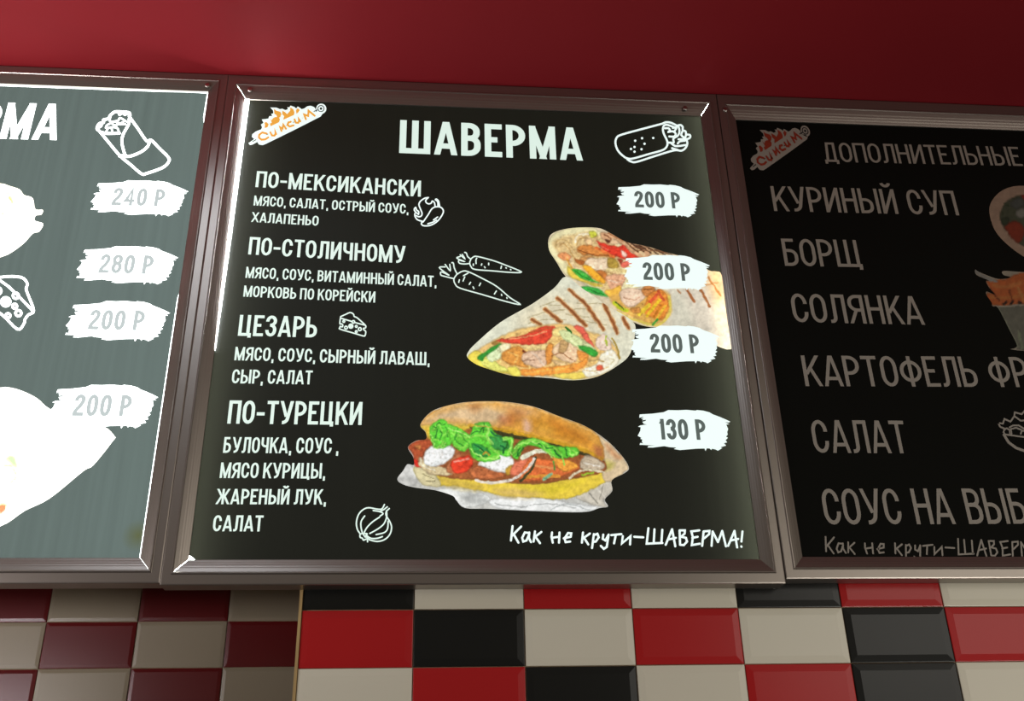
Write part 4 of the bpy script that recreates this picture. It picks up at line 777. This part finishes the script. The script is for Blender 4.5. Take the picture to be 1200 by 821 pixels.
line_art('slogan_text', Crop(590, 605, 8), HW, 2.0, WHITE3, s3, Y1, sm=False, xf=lambda x, z: (h1[0]+(x-h0[0])*hk, h1[1]+(z-h0[1])*hk))
l0 = unproj(291.5, 169); l0b = unproj(383, 127); l1 = unproj(879.3, 198.5); l1b = unproj(949.3, 153)
lk = (l1b[0]-l1[0])/(l0b[0]-l0[0]); lkz = (l1b[1]-l1[1])/(l0b[1]-l0[1])
logo(s3, WHITE3, RED3, BLACK2, lambda x, z: (l1[0]+(x-l0[0])*lk, l1[1]+(z-l0[1])*lkz))
cb = Crop(1150, 460, 9.12)
line_art('salad_drawing', cb, [[(180, 325), (230, 330), (245, 280), (310, 310), (350, 250), (420, 300), (470, 295), (520, 240), (580, 290), (640, 270)], [(350, 250), (355, 210), (430, 230), (460, 195), (520, 200)],
 [(180, 325), (200, 365), (250, 385), (235, 420), (250, 445)], [(240, 395), (270, 380), (300, 400), (305, 440)], [(300, 370), (340, 350), (400, 350), (460, 390)], [(320, 440), (312, 390), (370, 375), (430, 400)], [(420, 440), (430, 410), (470, 405)],
 [(240, 445), (460, 475), (600, 480), (740, 460)], [(240, 450), (290, 530), (370, 590), (460, 622), (580, 620), (690, 560), (740, 465), 3]], 1.9, WHITE3, s3, Y1, sm=False)
cq = Crop(1130, 200, 6.314); cf = Crop(1130, 300, 6.314)
picture('food_picture', q(cq, [(185, 310), (200, 230), (260, 160), (340, 122), (440, 112), (600, 130), (720, 220), (760, 380), (720, 560), (620, 650), (500, 660), (400, 610), (290, 520), (220, 430)]),
 [Pn(cq, [(262, 310), (310, 230), (380, 190), (480, 180), (600, 220), (680, 330), (680, 500), (560, 580), (420, 550), (320, 460), (270, 380)], (84, 90, 70)), Pn(cq, [(300, 400), (380, 370), (450, 440), (400, 540), (320, 460)], (150, 60, 36)), Pn(cq, [(340, 230), (420, 200), (440, 260), (370, 280)], (90, 96, 90)), Pn(cq, [(380, 300), (440, 280), (460, 340), (400, 350)], (140, 140, 130)), Pn(cq, [(420, 180), (460, 190), (450, 230)], (170, 50, 36)), Pn(cq, [(270, 350), (330, 350), (320, 400), (280, 400)], (60, 70, 50)), Sn(cq, [(300, 240), (330, 260)], (60, 76, 50), 2), Sn(cq, [(270, 300), (290, 320)], (70, 80, 50), 1.6), Pn(cq, [(500, 300), (600, 320), (580, 460), (480, 440)], (150, 60, 40))],
 (196, 166, 142), 1.6, PIC3, s3, Y1, .06, 'bowl of soup seen from above')
picture('food_picture', q(cf, [(80, 100), (110, 118), (230, 165), (300, 168), (340, 155), (290, 140), (290, 110), (440, 118), (600, 110), (700, 180), (680, 360), (600, 560), (560, 695), (345, 690), (390, 665), (330, 540), (250, 385), (210, 372), (200, 340), (165, 290), (165, 262), (225, 285), (180, 230), (160, 185), (180, 180), (90, 140)]),
 [Pn(cf, [(160, 185), (300, 168), (440, 118), (700, 120), (700, 370), (215, 365), (165, 270), (220, 280)], (206, 110, 56)), Sn(cf, [(85, 115), (150, 155), (235, 190)], (170, 168, 160), 4), Sn(cf, [(220, 220), (300, 230), (420, 200)], (226, 140, 76), 4), Sn(cf, [(200, 300), (300, 310), (430, 290)], (222, 136, 70), 4), Sn(cf, [(190, 240), (260, 330)], (140, 66, 36), 2), Sn(cf, [(330, 250), (360, 340)], (150, 76, 40), 2), Sn(cf, [(400, 240), (440, 330)], (226, 150, 84), 4), Sn(cf, [(290, 355), (310, 340)], (60, 36, 24), 3), Sn(cf, [(340, 350), (360, 335)], (60, 36, 24), 3), Sn(cf, [(400, 340), (420, 350)], (60, 36, 24), 3),
  Pn(cf, [(240, 375), (690, 365), (600, 560), (560, 690), (390, 680), (320, 530)], (120, 120, 106)), Sn(cf, [(215, 374), (440, 362), (680, 360)], (190, 184, 164), 2), Sn(cf, [(250, 390), (330, 540), (395, 670)], (160, 164, 140), 2.4), Sn(cf, [(400, 560), (430, 680)], (150, 160, 130), 3)],
 (190, 180, 160), 1.6, PIC3, s3, Y1, .08, 'fries in a clear tapering cup')
